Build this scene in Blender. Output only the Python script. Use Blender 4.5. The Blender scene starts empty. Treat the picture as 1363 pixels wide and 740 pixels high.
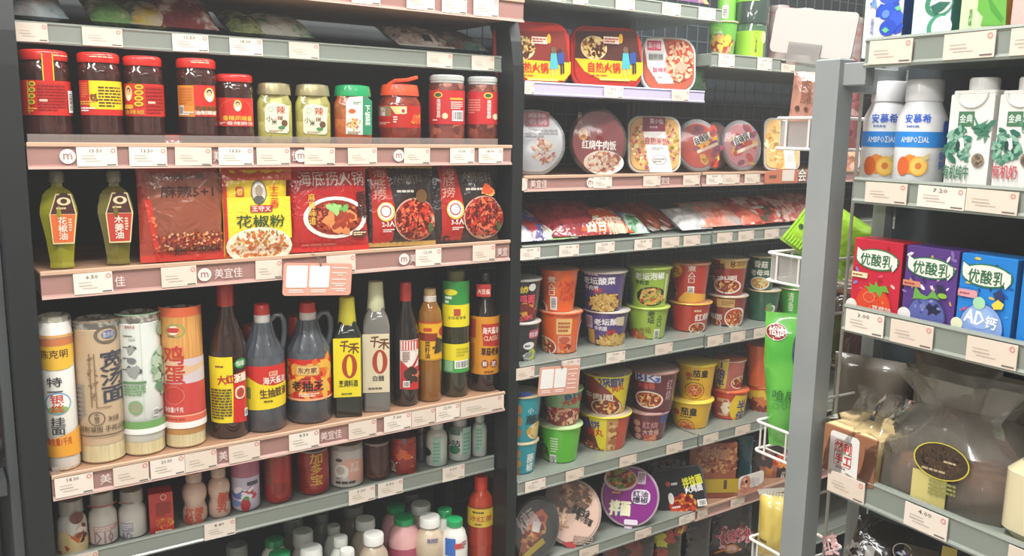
import bpy, math, random
import numpy as np
from mathutils import Vector, Matrix
from mathutils.geometry import tessellate_polygon
C = bpy.context.scene.collection
random.seed(7)
R_ = math.radians
# ------------------------------------------------------------------ camera
FPX, CX, CY = 1157.8, 681.5, 370.0
EYE = Vector((0, 0, 1.55))
def cam_axes(pitch, roll, yaw):
    fw = Vector((math.cos(yaw)*math.cos(pitch), math.sin(yaw)*math.cos(pitch), -math.sin(pitch)))
    r = Vector((math.sin(yaw), -math.cos(yaw), 0)); u = r.cross(fw)
    return fw, r*math.cos(roll)+u*math.sin(roll), u*math.cos(roll)-r*math.sin(roll)
FW, RT, UP = cam_axes(R_(9.65), R_(1.007), R_(55.2))
cd = bpy.data.cameras.new('camera'); cam = bpy.data.objects.new('camera', cd); C.objects.link(cam)
cam.matrix_world = Matrix(((RT.x, UP.x, -FW.x, EYE.x), (RT.y, UP.y, -FW.y, EYE.y), (RT.z, UP.z, -FW.z, EYE.z), (0, 0, 0, 1)))
cd.sensor_width = 36; cd.lens = 36*FPX/1363; cd.clip_start = .02
bpy.context.scene.camera = cam
# ------------------------------------------------------------------ world, lights, exposure
sc = bpy.context.scene
w = bpy.data.worlds.new('world'); sc.world = w; w.use_nodes = True
w.node_tree.nodes['Background'].inputs[0].default_value = (.9, .95, 1, 1)
w.node_tree.nodes['Background'].inputs[1].default_value = .3
sc.view_settings.view_transform = 'Standard'; sc.view_settings.look = 'None'
sc.view_settings.gamma = 1; sc.view_settings.use_curve_mapping = False
sc.view_settings.exposure = 0.28
CEIL = 2.75
def lamp(x, y, sx, sy, power, rz=0):
    l = bpy.data.lights.new('panel_light', 'AREA'); l.shape = 'RECTANGLE'; l.size = sx; l.size_y = sy; l.energy = power
    l.color = (1, .985, .96)
    o = bpy.data.objects.new('panel_light', l); C.objects.link(o); o.location = (x, y, CEIL-.035); o.rotation_euler = (0, 0, rz)
LAMPS = [(.45, .72, 1.2, .22), (1.75, 1.12, 1.2, .22), (-.7, .1, .22, 1.2), (.6, -.9, 1.2, .22), (-.8, -1.6, 1.2, .22), (-1.4,1.1,1.2,.22)]
for (x, y, sx, sy), pw in zip(LAMPS, (32, 32, 24, 10, 9, 18)): lamp(x, y, sx, sy, pw)
# ------------------------------------------------------------------ materials
GLARE_HAZE = .025
def lin(h):
    return tuple(((int(h[i:i+2], 16)/255)/12.92 if int(h[i:i+2], 16)/255 <= .04045 else ((int(h[i:i+2], 16)/255+.055)/1.055)**2.4) for i in (0, 2, 4))
MATS = {}
def mat(col, rough=.5, metal=0, coat=0, tex=None, bump=0):
    k = (col, rough, metal, coat, tex, bump)
    if k in MATS: return MATS[k]
    m = bpy.data.materials.new('paint_'+col); m.use_nodes = True; nt = m.node_tree; b = nt.nodes['Principled BSDF']
    b.inputs['Base Color'].default_value = (*lin(col), 1); b.inputs['Roughness'].default_value = rough
    b.inputs['Metallic'].default_value = metal; b.inputs['Coat Weight'].default_value = coat; b.inputs['Coat Roughness'].default_value = .06
    if tex:                                     # (kind, scale, second colour, third colour)
        tc = nt.nodes.new('ShaderNodeTexCoord'); n = nt.nodes.new('ShaderNodeTexNoise' if tex[0] != 'v' else 'ShaderNodeTexVoronoi')
        n.inputs['Scale'].default_value = tex[1]
        if tex[0] != 'v': n.inputs['Detail'].default_value = 3
        mp = nt.nodes.new('ShaderNodeMapping'); nt.links.new(tc.outputs['Object'], mp.inputs[0]); nt.links.new(mp.outputs[0], n.inputs['Vector'])
        if tex[0] == 's': mp.inputs['Scale'].default_value = (1, 1, .04)
        cr = nt.nodes.new('ShaderNodeValToRGB'); e = cr.color_ramp.elements
        cols = [col]+list(tex[2:]); e[0].color = (*lin(cols[0]), 1); e[1].color = (*lin(cols[-1]), 1)
        if tex[0] == 'v': e[0].position = .1; e[1].position = .8; nt.links.new(n.outputs['Color'], cr.inputs[0])
        else: e[0].position = .38; e[1].position = .62; nt.links.new(n.outputs[0], cr.inputs[0])
        if len(cols) == 3: x = e.new(.5); x.color = (*lin(cols[1]), 1)
        nt.links.new(cr.outputs[0], b.inputs['Base Color'])
    if bump:                                    # crumpled foil: fine relief
        tc = nt.nodes.new('ShaderNodeTexCoord'); n = nt.nodes.new('ShaderNodeTexNoise'); n.inputs['Scale'].default_value = 22; n.inputs['Detail'].default_value = 2.5; n.inputs['Distortion'].default_value = 1.2
        bp = nt.nodes.new('ShaderNodeBump'); bp.inputs['Strength'].default_value = bump; bp.inputs['Distance'].default_value = .012
        nt.links.new(tc.outputs['Object'], n.inputs['Vector']); nt.links.new(n.outputs[0], bp.inputs['Height']); nt.links.new(bp.outputs[0], b.inputs['Normal']); nt.links.new(bp.outputs[0], b.inputs['Coat Normal'])
    MATS[k] = m; return m
def clear_mat(name, tint='ffffff', gloss=1.0, base=0.04, rough=.05, haze=0.0, hazecol='ffffff'):
    if name in MATS: return MATS[name]
    m = bpy.data.materials.new(name); m.use_nodes = True; nt = m.node_tree; nt.nodes.clear()
    out = nt.nodes.new('ShaderNodeOutputMaterial'); mx = nt.nodes.new('ShaderNodeMixShader'); tr = nt.nodes.new('ShaderNodeBsdfTransparent')
    gl = nt.nodes.new('ShaderNodeBsdfGlossy'); fr = nt.nodes.new('ShaderNodeFresnel'); fr.inputs[0].default_value = 1.45
    ml = nt.nodes.new('ShaderNodeMath'); ml.operation = 'MULTIPLY_ADD'; ml.inputs[1].default_value = gloss; ml.inputs[2].default_value = base
    tr.inputs[0].default_value = (*lin(tint), 1); gl.inputs['Roughness'].default_value = rough
    nt.links.new(fr.outputs[0], ml.inputs[0]); nt.links.new(ml.outputs[0], mx.inputs[0]); nt.links.new(tr.outputs[0], mx.inputs[1]); nt.links.new(gl.outputs[0], mx.inputs[2])
    last = mx
    if haze:
        df = nt.nodes.new('ShaderNodeBsdfDiffuse'); df.inputs[0].default_value = (*lin(hazecol), 1); m2 = nt.nodes.new('ShaderNodeMixShader')
        m2.inputs[0].default_value = haze; nt.links.new(mx.outputs[0], m2.inputs[1]); nt.links.new(df.outputs[0], m2.inputs[2]); last = m2
    nt.links.new(last.outputs[0], out.inputs[0]); MATS[name] = m; return m
CLEAR = clear_mat('clear_plastic', gloss=1.3, base=.03)
LIP = clear_mat('clear_lip', gloss=1, base=.05, haze=.33, hazecol='b5a7a0', rough=.3)
WRAP = clear_mat('film_wrap', gloss=.9, base=.02, rough=.08, haze=.03)
HAZY = clear_mat('hazy_bag', gloss=1.2, base=.04, rough=.12, haze=.2, hazecol='b4aea2')
BASKET = clear_mat('basket_panel', gloss=.6, base=.02, rough=.3, haze=.55, hazecol='b9b5b2')
RAILG = '8a9188'; RAILB = 'a47c74'
GREEN_RAIL = mat(RAILG, .35, 0, .3); BLACK = mat('2c3032', .45); WOOD = mat('a07a5e', .5, tex=('n', 14, 'a8836a'))
GREY = mat('8d9292', .45, tex=('n', 6, '979b9b')); WHITEM = mat('e6e2dc', .4); PAPER = mat('e8dccf', .6)
# ------------------------------------------------------------------ mesh helpers
class MB:
    def __init__(s): s.v = []; s.f = []; s.m = []; s.mats = []; s.sm = []
    def mi(s, m):
        if m not in s.mats: s.mats.append(m)
        return s.mats.index(m)
    def add(s, vs, fs, m, smooth=False, M=None):
        o = len(s.v); k = s.mi(m)
        s.v += [tuple(M @ Vector(v)) for v in vs] if M is not None else [tuple(v) for v in vs]
        for f in fs: s.f.append(tuple(i+o for i in f)); s.m.append(k); s.sm.append(smooth)
    def box(s, a, b, m, bev=0, M=None):
        (x0, y0, z0), (x1, y1, z1) = a, b
        if bev <= 0:
            vs = [(x, y, z) for x in (x0, x1) for y in (y0, y1) for z in (z0, z1)]
            s.add(vs, [(0, 1, 3, 2), (4, 6, 7, 5), (0, 4, 5, 1), (2, 3, 7, 6), (0, 2, 6, 4), (1, 5, 7, 3)], m, False, M)
            return
        s.slab([(x0, y0), (x1, y0), (x1, y1), (x0, y1)], z0, z1, m, bev, M)
    def slab(s, poly, z0, z1, m, bev=0, M=None, smooth=False):     # prism along z, chamfered
        n = len(poly); c = (sum(p[0] for p in poly)/n, sum(p[1] for p in poly)/n)
        def ins(d):
            if not d: return poly
            r = []
            for i in range(n):
                p0 = Vector(poly[i-1]); p1 = Vector(poly[i]); p2 = Vector(poly[(i+1) % n])
                a = (p1-p0).normalized(); b = (p2-p1).normalized(); na = Vector((-a.y, a.x)); nb = Vector((-b.y, b.x)); k = na+nb
                r.append(tuple(p1 + k*d/max(.3, 1+na.dot(nb))))
            return r
        rings = [(ins(bev), z0), (poly, z0+bev), (poly, z1-bev), (ins(bev), z1)] if bev else [(poly, z0), (poly, z1)]
        vs = [(x, y, z) for pl, z in rings for x, y in pl]; fs = []
        for k in range(len(rings)-1):
            for i in range(n): j = (i+1) % n; fs.append((k*n+i, k*n+j, (k+1)*n+j, (k+1)*n+i))
        s.add(vs, fs, m, smooth, M)
        o = (len(rings)-1)*n
        s.add([vs[i] for i in range(n)], [tuple(range(n))[::-1]], m, False, M); s.add([vs[o+i] for i in range(n)], [tuple(range(n))], m, False, M)
    def rev(s, prof, m, seg=28, M=None, sx=1, sy=1, p=2, ph=0, flute=0, nf=0):
        vs = []; fs = []
        for r, z in prof:
            for i in range(seg):
                a = 2*math.pi*(i+ph)/seg; c, q = math.cos(a), math.sin(a)
                k = 1 if p == 2 else (abs(c)**p+abs(q)**p)**(-1/p)
                k *= 1+(flute*math.cos(nf*a) if flute else 0)
                vs.append((r*k*c*sx, r*k*q*sy, z))
        for k in range(len(prof)-1):
            for i in range(seg): j = (i+1) % seg; fs.append((k*seg+i, k*seg+j, (k+1)*seg+j, (k+1)*seg+i))
        if prof[0][0] > 1e-5: fs.append(tuple(range(seg))[::-1])
        if prof[-1][0] > 1e-5: fs.append(tuple((len(prof)-1)*seg+i for i in range(seg)))
        s.add(vs, fs, m, True, M)
    def tube(s, pts, r, m, seg=6, closed=False):
        n = len(pts); P = [Vector(p) for p in pts]; vs = []; fs = []; up = None
        for i, p in enumerate(P):
            if closed: t = P[(i+1) % n]-P[i-1]
            else: t = P[min(i+1, n-1)]-P[max(i-1, 0)]
            t.normalize(); a = t.orthogonal() if up is None else (up-t*up.dot(t))
            if a.length < 1e-4: a = t.orthogonal()
            a.normalize(); up = a; b = t.cross(a)
            for k in range(seg): an = 2*math.pi*k/seg; vs.append(p+(a*math.cos(an)+b*math.sin(an))*r)
        for i in range(n if closed else n-1):
            j = (i+1) % n
            for k in range(seg): l = (k+1) % seg; fs.append((i*seg+k, i*seg+l, j*seg+l, j*seg+k))
        if not closed: fs += [tuple(range(seg))[::-1], tuple((n-1)*seg+k for k in range(seg))]
        s.add(vs, fs, m, True)
    def build(s, name, parent=None):
        me = bpy.data.meshes.new(name); me.from_pydata(s.v, [], s.f); 
        for m in s.mats: me.materials.append(m)
        me.polygons.foreach_set('material_index', s.m); me.polygons.foreach_set('use_smooth', s.sm); me.update()
        o = bpy.data.objects.new(name, me); C.objects.link(o)
        if parent: o.parent = parent
        if any(s.sm):
            try: me.set_sharp_from_angle(angle=R_(38))
            except Exception: pass
        return o
def rrect(w, h, r, n=5, cx=0, cy=0):
    pts = []
    for sx, sy, a0 in ((1, 1, 0), (-1, 1, 90), (-1, -1, 180), (1, -1, 270)):
        for i in range(n+1):
            a = R_(a0+90*i/n); pts.append((cx+sx*(w/2-r)+r*math.cos(a), cy+sy*(h/2-r)+r*math.sin(a)))
    return pts
def empty(name, loc, rz=0, rx=0, ry=0):
    o = bpy.data.objects.new(name, None); C.objects.link(o); o.empty_display_size = .02
    o.matrix_world = Matrix.Translation(loc) @ Matrix.Rotation(rz, 4, 'Z') @ Matrix.Rotation(ry, 4, 'Y') @ Matrix.Rotation(rx, 4, 'X')
    return o
def tag(o, label, cat, group=None, kind=None):
    if label: o['label'] = label
    if cat: o['category'] = cat
    if group: o['group'] = group
    if kind: o['kind'] = kind
    return o
def struct(o): o['kind'] = 'structure'; return o
# ------------------------------------------------------------------ text as geometry
TXT = {}
def text_tris(s, bold=.018, v=False):
    k = s
    if k in TXT: return TXT[k]
    cu = bpy.data.curves.new('t', 'FONT'); cu.body = s; cu.size = 1; cu.resolution_u = 1; cu.align_x = 'CENTER'; cu.space_line = .95
    o = bpy.data.objects.new('t', cu); C.objects.link(o)
    me = bpy.data.meshes.new_from_object(o, depsgraph=bpy.context.evaluated_depsgraph_get())
    vs = np.zeros(len(me.vertices)*3); me.vertices.foreach_get('co', vs); vs = vs.reshape(-1, 3)[:, :2]
    tris = []
    for p in me.polygons:
        q = list(p.vertices)
        for i in range(1, len(q)-1): tris.append((q[0], q[i], q[i+1]))
    bpy.data.objects.remove(o); bpy.data.curves.remove(cu); bpy.data.meshes.remove(me)
    if len(vs):
        lo = vs.min(0); hi = vs.max(0); vs = (vs-(lo+hi)/2)/np.maximum(hi-lo, 1e-4)
    TXT[k] = ([tuple(x) for x in vs], tris); return TXT[k]
# ------------------------------------------------------------------ photo pixel -> ray, crops used as measuring frames
K = {1: (0, 0, 3.7), 2: (340, 0, 3.7), 3: (0, 180, 3.364), 4: (340, 180, 3.364), 5: (0, 380, 3.364), 6: (340, 360, 3.364), 7: (0, 560, 3.786), 8: (340, 540, 3.7),
     9: (680, 0, 3.363), 10: (680, 130, 3.363), 11: (680, 320, 3.363), 12: (680, 480, 2.847), 13: (980, 0, 3.363), 14: (980, 200, 3.363), 15: (980, 380, 3.363), 16: (960, 540, 3.382),
     21: (1060, 0, 4.485), 22: (1060, 520, 3.363), 23: (940, 560, 4.11), 24: (920, 0, 5.69), 25: (640, 0, 4.63), 27: (1020, 240, 3.7), 28: (270, 640, 3.17),
     31: (690, 440, 7.4), 32: (340, 640, 7.4), 33: (500, 600, 5.285), 34: (980, 560, 4.11), 35: (860, 640, 6.815), 36: (690, 620, 6.165), 37: (1050, 90, 4.625), 38: (690, 0, 5.048), 0: (0, 0, 1)}
def px(k, x, y): o = K[k]; return (o[0]+x/o[2], o[1]+y/o[2])
def ray(p): return (FW + RT*((p[0]-CX)/FPX) - UP*((p[1]-CY)/FPX)).normalized()
class Frame:
    def __init__(s, ox, oy, deg):
        s.M = Matrix.Translation((ox, oy, 0)) @ Matrix.Rotation(R_(deg), 4, 'Z'); s.I = s.M.inverted(); s.th = R_(deg); s.eye = s.I @ EYE
    def ray(s, p): return s.I.to_3x3() @ ray(p)
    def at_y(s, p, y): d = s.ray(p); return s.eye + d*((y-s.eye.y)/d.y)
    def at_z(s, p, z): d = s.ray(p); return s.eye + d*((z-s.eye.z)/d.z)
    def at_x(s, p, x): d = s.ray(p); return s.eye + d*((x-s.eye.x)/d.x)
FA = Frame(0, 0, 0)
FR = Frame(.92, 0, -94.5)
# ------------------------------------------------------------------ printed art: flat print laid on the true surface in thin layers
class Item:
    """one product: root empty + a surface on which photo-measured print is laid"""
    def __init__(s, root, kind, R=.03, flat=0., bulge=None, prof=None, k=0, tol=.00005, layer=.00012, base=.0004):
        s.root = root; s.kind = kind; s.R = R; s.flat = flat; s.bulge = bulge; s.prof = prof; s.k = k
        s.I = root.matrix_world.inverted(); s.mb = MB(); s.n = 0; s.tol = tol; s.layer = layer; s.base = base
        s.e = s.I @ EYE
    def pick(s, x, y):
        d = s.I.to_3x3() @ ray(px(s.k, x, y)); e = s.e
        if s.kind == 'cyl':
            a = d.x*d.x+d.y*d.y; b = e.x*d.x+e.y*d.y; c = e.x*e.x+e.y*e.y-s.R*s.R; q = b*b-a*c
            if q <= 0:
                t = -b/a; P = e+d*t; an = math.atan2(P.x, -P.y); v = math.atan2(e.x, -e.y); dl = (an-v+math.pi) % (2*math.pi)-math.pi
                return ((v+(1.75 if dl > 0 else -1.75))*s.R, P.z)
            t = (-b-math.sqrt(q))/a; P = e+d*t; return (math.atan2(P.x, -P.y)*s.R, P.z)
        t = (-s.flat-e.y)/d.y; P = e+d*t; return (P.x, P.z)
    def surf(s, x, z, off):
        if s.kind == 'cyl':
            a = x/s.R; r = (s.prof(z) if s.prof else s.R)+off
            return (r*math.sin(a), -r*math.cos(a), z)
        return (x, -s.flat-off-(s.bulge(x, z) if s.bulge else 0), z)
    def tris(s, vs, tris, col, rough=.4):
        m = mat(*col) if isinstance(col, tuple) else (mat(col, .22 if s.bulge else rough, 0, .8 if s.bulge else .35, None, .5 if s.bulge else 0) if isinstance(col, str) else col)
        off = s.base + s.layer*s.n
        L = math.sqrt(8*s.R*s.tol) if s.kind == 'cyl' else (.012 if s.bulge else 9)
        out = []; st = [tuple(vs[i] for i in t) for t in tris]
        lz = .012 if (s.bulge or s.prof) else 9
        while st:
            t = st.pop(); best = 0; bi = -1
            for i in range(3):
                a, b = t[i], t[(i+1) % 3]; q = max(abs(a[0]-b[0])/L, abs(a[1]-b[1])/lz)
                if q > best: best = q; bi = i
            if best > 1 and len(out) < 20000:
                a, b, c = t[bi], t[(bi+1) % 3], t[(bi+2) % 3]; mp = ((a[0]+b[0])/2, (a[1]+b[1])/2); st += [(a, mp, c), (mp, b, c)]
            else: out.append(t)
        V = []; F = []; ix = {}
        for t in out:
            f = []
            for p in t:
                if p not in ix: ix[p] = len(V); V.append(s.surf(p[0], p[1], off))
                f.append(ix[p])
            if len(set(f)) == 3: F.append(tuple(f))
        s.mb.add(V, F, m, s.kind == 'cyl' or bool(s.bulge))
    def span(s, x0, y0, x1, y1):
        cx, cy = (x0+x1)/2, (y0+y1)/2
        a = s.pick(x0, cy)[0]; b = s.pick(x1, cy)[0]; t = s.pick(cx, y0)[1]; u = s.pick(cx, y1)[1]
        return a, b, u, t
    def art(s, items):
        for it in items:
            c = it[0]; s.n += 1
            if c == 'r':
                a, b, u, t = s.span(*it[1:5]); s.tris([(a, u), (b, u), (b, t), (a, t)], [(0, 1, 2), (0, 2, 3)], it[5])
            elif c == 'e' or c == 'o':
                a, b, u, t = s.span(*it[1:5]); X, Z, rx, rz = (a+b)/2, (u+t)/2, (b-a)/2, (t-u)/2; n = 24
                if c == 'e':
                    s.tris([(X, Z)]+[(X+rx*math.cos(2*math.pi*i/n), Z+rz*math.sin(2*math.pi*i/n)) for i in range(n)], [(0, 1+i, 1+(i+1) % n) for i in range(n)], it[5])
                else:
                    q = it[6] if len(it) > 6 else .12; vs = []
                    for k in (1, 1-q): vs += [(X+rx*k*math.cos(2*math.pi*i/n), Z+rz*k*math.sin(2*math.pi*i/n)) for i in range(n)]
                    s.tris(vs, [t3 for i in range(n) for t3 in ((i, (i+1) % n, n+i), ((i+1) % n, n+(i+1) % n, n+i))], it[5])
            elif c == 'q':
                a, b, u, t = s.span(*it[1:5]); r = min(b-a, t-u)*(it[6] if len(it) > 6 else .2); P = rrect(b-a, t-u, r, 4, (a+b)/2, (u+t)/2)
                s.tris([((a+b)/2, (u+t)/2)]+P, [(0, 1+i, 1+(i+1) % len(P)) for i in range(len(P))], it[5])
            elif c == 'p':
                P = [s.pick(*q) for q in it[1]]; T = tessellate_polygon([[Vector((x, z, 0)) for x, z in P]]); s.tris(P, T, it[2])
            elif c == 't':
                a, b, u, t = s.span(*it[2:6]); vs, ts = text_tris(it[1], it[8] if len(it) > 8 else .018); an = R_(it[7]) if len(it) > 7 else 0
                W, H = b-a, t-u; X, Z = (a+b)/2, (u+t)/2; ca, sa = math.cos(an), math.sin(an)
                bo = (it[8] if len(it) > 8 else .018)*.55*H/(it[1].count('\n')+1)      # heavier stroke: the same print laid again a hair aside
                for dx, dz in (((0, 0),) if bo <= 0 else ((-bo, 0), (bo, 0), (0, bo), (0, -bo))):
                    s.tris([(X+dx+x*W*ca-z*H*sa, Z+dz+x*W*sa+z*H*ca) for x, z in vs], ts, it[6]); s.n += .15
            elif c == 'l':                        # fine print: rows of broken strokes (x0,y0,x1,y1,rows,col)
                a, b, u, t = s.span(*it[1:5]); n = it[5]; V = []; F = []; rd = random.Random(int(abs(a*1e5)))
                for i in range(n):
                    z = t-(i+.5)*(t-u)/n; h = (t-u)/n*.3; x = a
                    while x < b:
                        L = rd.uniform(.08, .25)*(b-a); e = min(b, x+L)
                        if i == n-1 and x > a+(b-a)*.6: break
                        o = len(V); V += [(x, z-h), (e, z-h), (e, z+h), (x, z+h)]; F += [(o, o+1, o+2), (o, o+2, o+3)]; x = e+.03*(b-a)
                s.tris(V, F, it[6])
            elif c == 'b':                        # barcode
                a, b, u, t = s.span(*it[1:5]); s.tris([(a, u), (b, u), (b, t), (a, t)], [(0, 1, 2), (0, 2, 3)], 'f0eeea'); s.n += 1
                V = []; F = []; x = a+(b-a)*.08; rd = random.Random(3); vert = (t-u) > (b-a)*1.6
                z0, z1 = u+(t-u)*.12, t-(t-u)*.12
                if vert:
                    z = z0
                    while z < z1:
                        e = z+rd.uniform(.02, .05)*(t-u); o = len(V); V += [(a+(b-a)*.15, z), (b-(b-a)*.15, z), (b-(b-a)*.15, e), (a+(b-a)*.15, e)]; F += [(o, o+1, o+2), (o, o+2, o+3)]; z = e+rd.uniform(.02, .05)*(t-u)
                else:
                    while x < b-(b-a)*.08:
                        e = x+rd.uniform(.02, .06)*(b-a); o = len(V); V += [(x, z0), (e, z0), (e, z1), (x, z1)]; F += [(o, o+1, o+2), (o, o+2, o+3)]; x = e+rd.uniform(.02, .06)*(b-a)
                s.tris(V, F, '2a2826')
            elif c == 'g':                        # pieces of food printed in an ellipse: (x0,y0,x1,y1,n,size,[cols], stretch)
                a, b, u, t = s.span(*it[1:5]); X, Z, rx, rz = (a+b)/2, (u+t)/2, (b-a)/2, (t-u)/2; n, sz, cols = it[5:8]; st = it[8] if len(it) > 8 else 1.6; rd = random.Random(n+int(1e4*abs(X)))
                box = len(it) > 9
                for ci, cl in enumerate(cols):
                    V = []; F = []; s.n += .5
                    for _ in range(max(1, n//len(cols))):
                        an = rd.uniform(0, 6.28); r = math.sqrt(rd.random())*.93
                        x, z = (X+rd.uniform(-.95, .95)*rx, Z+rd.uniform(-.95, .95)*rz) if box else (X+r*rx*math.cos(an), Z+r*rz*math.sin(an))
                        g = sz*abs(b-a)*rd.uniform(.6, 1.3); al = rd.uniform(0, 3.14); o = len(V)
                        for i in range(6):
                            q = 6.283*i/6; ex, ez = g*st*math.cos(q)*rd.uniform(.8, 1.1), g*math.sin(q)*rd.uniform(.8, 1.1)
                            V.append((x+ex*math.cos(al)-ez*math.sin(al), z+ex*math.sin(al)+ez*math.cos(al)))
                        F += [(o, o+i, o+i+1) for i in range(1, 5)]
                    s.tris(V, F, cl)
    def done(s, name='label'):
        if s.mb.v: return s.mb.build(name, s.root)
# ------------------------------------------------------------------ product builders
def azi(d): return math.atan2(d.x, d.y)
def locate(S, k, box, g=.012, dep=None, face=1, flat=False, yaw=None):
    F, z, yf = S; xl, yt, xr, yb = box; ym = (yt+yb)/2; e = F.eye
    a, b = azi(F.ray(px(k, xl, ym))), azi(F.ray(px(k, xr, ym))); am, h = (a+b)/2, (b-a)/2; R = .035; xc = yc = 0
    for _ in range(8):
        yc = yf+dep if dep is not None else yf+g+(0 if flat else R)
        D = (yc-e.y)/math.cos(am); R = D*math.sin(h); xc = e.x+D*math.sin(am)
    d = F.ray(px(k, (xl+xr)/2, yt)); t = D/math.hypot(d.x, d.y); H = e.z+d.z*t-z
    full = math.atan2(e.x-xc, yc-e.y); psi = full*face if yaw is None else R_(yaw)
    if flat: R /= max(.5, math.cos(full-psi))
    return Vector((xc, yc, z)), R, H, psi
def root_at(S, name, loc, psi, rx=0, ry=0):
    o = bpy.data.objects.new(name, None); C.objects.link(o); o.empty_display_size = .02
    o.matrix_world = S[0].M @ Matrix.Translation(loc) @ Matrix.Rotation(psi, 4, 'Z') @ Matrix.Rotation(ry, 4, 'Y') @ Matrix.Rotation(rx, 4, 'X')
    bpy.context.view_layer.update() if False else None
    return o
SHAPES = {
 'jar': [('body', [(0, 0), (.86, 0), (.95, .015), (1, .05), (1, .2), (.975, .23), (.975, .7), (1, .73), (1, .78), (.95, .84), (.86, .88), (.86, .9)], 'b'),
         ('lid', [(.9, .885), (.94, .89), (.96, .91), (.96, .965), (.93, .985), (.84, 1), (0, 1)], 'c')],
 'candyjar': [('body', [(0, 0), (.9, 0), (1, .03), (1, .84), (.95, .88), (.9, .885)], 'b'),
         ('lid', [(.93, .885), (.95, .89), (.95, .92), (.98, .925), (.98, .98), (.9, 1), (0, 1)], 'c')],
 'squat': [('body', [(0, 0), (.85, 0), (.95, .03), (1, .1), (1, .6), (.97, .66), (.85, .73), (.83, .77)], 'b'),
         ('lid', [(.9, .765), (.9, .79), (.86, .88), (.82, .93), (.5, .95), (0, .95)], 'c')],
 'ambro': [('body', [(0, 0), (.93, 0), (1, .02), (1, .66), (.97, .68), (.72, .8), (.7, .815)], 'b'), ('cap', [(.72, .815), (.75, .82), (.73, .985), (.68, 1), (0, 1)], 'c')],
 'sauce': [('body', [(0, 0), (.9, 0), (1, .02), (1, .55), (.97, .6), (.8, .68), (.52, .77), (.42, .83), (.4, .88)], 'b'),
         ('cap', [(.42, .85), (.45, .855), (.43, .99), (.38, 1), (0, 1)], 'c')],
 'slope': [('body', [(0, 0), (.93, 0), (1, .02), (1, .6), (.95, .64), (.62, .72), (.56, .76), (.56, .8)], 'b'),
         ('cap', [(.6, .78), (.62, .785), (.55, .99), (.5, 1), (0, 1)], 'c')],
 'oil': [('body', [(0, 0), (.9, 0), (1, .02), (1, .42), (.96, .44), (1, .46), (1, .72), (.93, .8), (.6, .88), (.48, .9)], 'b'),
         ('neck_band', [(.5, .885), (.55, .89), (.55, .935), (.5, .94)], 'k'), ('cap', [(.48, .93), (.5, .935), (.5, .99), (.46, 1), (0, 1)], 'c')],
 'cup': [('cup', [(0, .0), (.74, 0), (.78, .015), (.97, .955)], 'b'), ('rim', [(.97, .945), (1.035, .95), (1.045, .965), (1.035, .98), (.99, .985)], 'k'), ('lid', [(1.0, .982), (.98, .99), (0, .992)], 'c')],
 'can': [('body', [(0, .01), (.78, .01), (.82, 0), (.86, .01), (.99, .06), (1, .09), (1, .88), (.9, .95)], 'b'), ('lid', [(.9, .95), (.94, .96), (.94, .985), (.86, .985), (.84, .975), (0, .975)], 'c')],
 'pet': [('body', [(0, 0), (.8, 0), (.95, .015), (1, .05), (1, .55), (.98, .64), (.85, .74), (.6, .8), (.5, .82), (.5, .86)], 'b'),
         ('cap', [(.58, .83), (.62, .84), (.62, .97), (.57, 1), (0, 1)], 'c')],
 'bigcap': [('body', [(0, 0), (.88, 0), (1, .03), (1, .5), (.94, .6), (.7, .7), (.68, .73), (.68, .76)], 'b'),
         ('cap', [(.78, .73), (.82, .74), (.8, .97), (.74, 1), (0, 1)], 'c')],
 'milk': [('body', [(0, 0), (.9, 0), (1, .03), (1, .3), (.95, .34), (1, .38), (1, .6), (.95, .7), (.8, .79), (.52, .85), (.48, .88)], 'b'),
         ('cap', [(.55, .86), (.6, .865), (.6, .99), (.55, 1), (0, 1)], 'c')],
 'waist': [('body', [(0, 0), (.85, 0), (.97, .03), (1, .1), (.98, .25), (.84, .34), (.84, .4), (.98, .5), (1, .6), (.9, .7), (.6, .78), (.5, .8), (.5, .83)], 'b'),
         ('cap', [(.62, .81), (.66, .82), (.66, .98), (.62, 1), (0, 1)], 'c')],
 'tea': [('body', [(0, 0), (.9, 0), (1, .02), (.94, .06), (1, .1), (.94, .14), (1, .18), (.94, .22), (1, .26), (.94, .3), (1, .34), (1, .36), (.98, .37), (.98, .62), (1, .64), (1, .7), (.85, .8), (.5, .86), (.45, .88)], 'b'),
         ('cap', [(.48, .87), (.5, .875), (.5, .99), (.45, 1), (0, 1)], 'c')],
 'tall': [('body', [(0, 0), (.9, 0), (1, .02), (1, .6), (.94, .66), (.68, .85), (.62, .9), (.62, .92)], 'b'), ('cap', [(.64, .9), (.64, .99), (.6, 1), (0, 1)], 'c')],
 'tub': [('body', [(0, 0), (.93, 0), (1, .03), (1, .85), (.97, .87)], 'b'), ('lid', [(.97, .87), (1, .88), (1, .97), (.95, 1), (0, 1)], 'c')],
}
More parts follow.
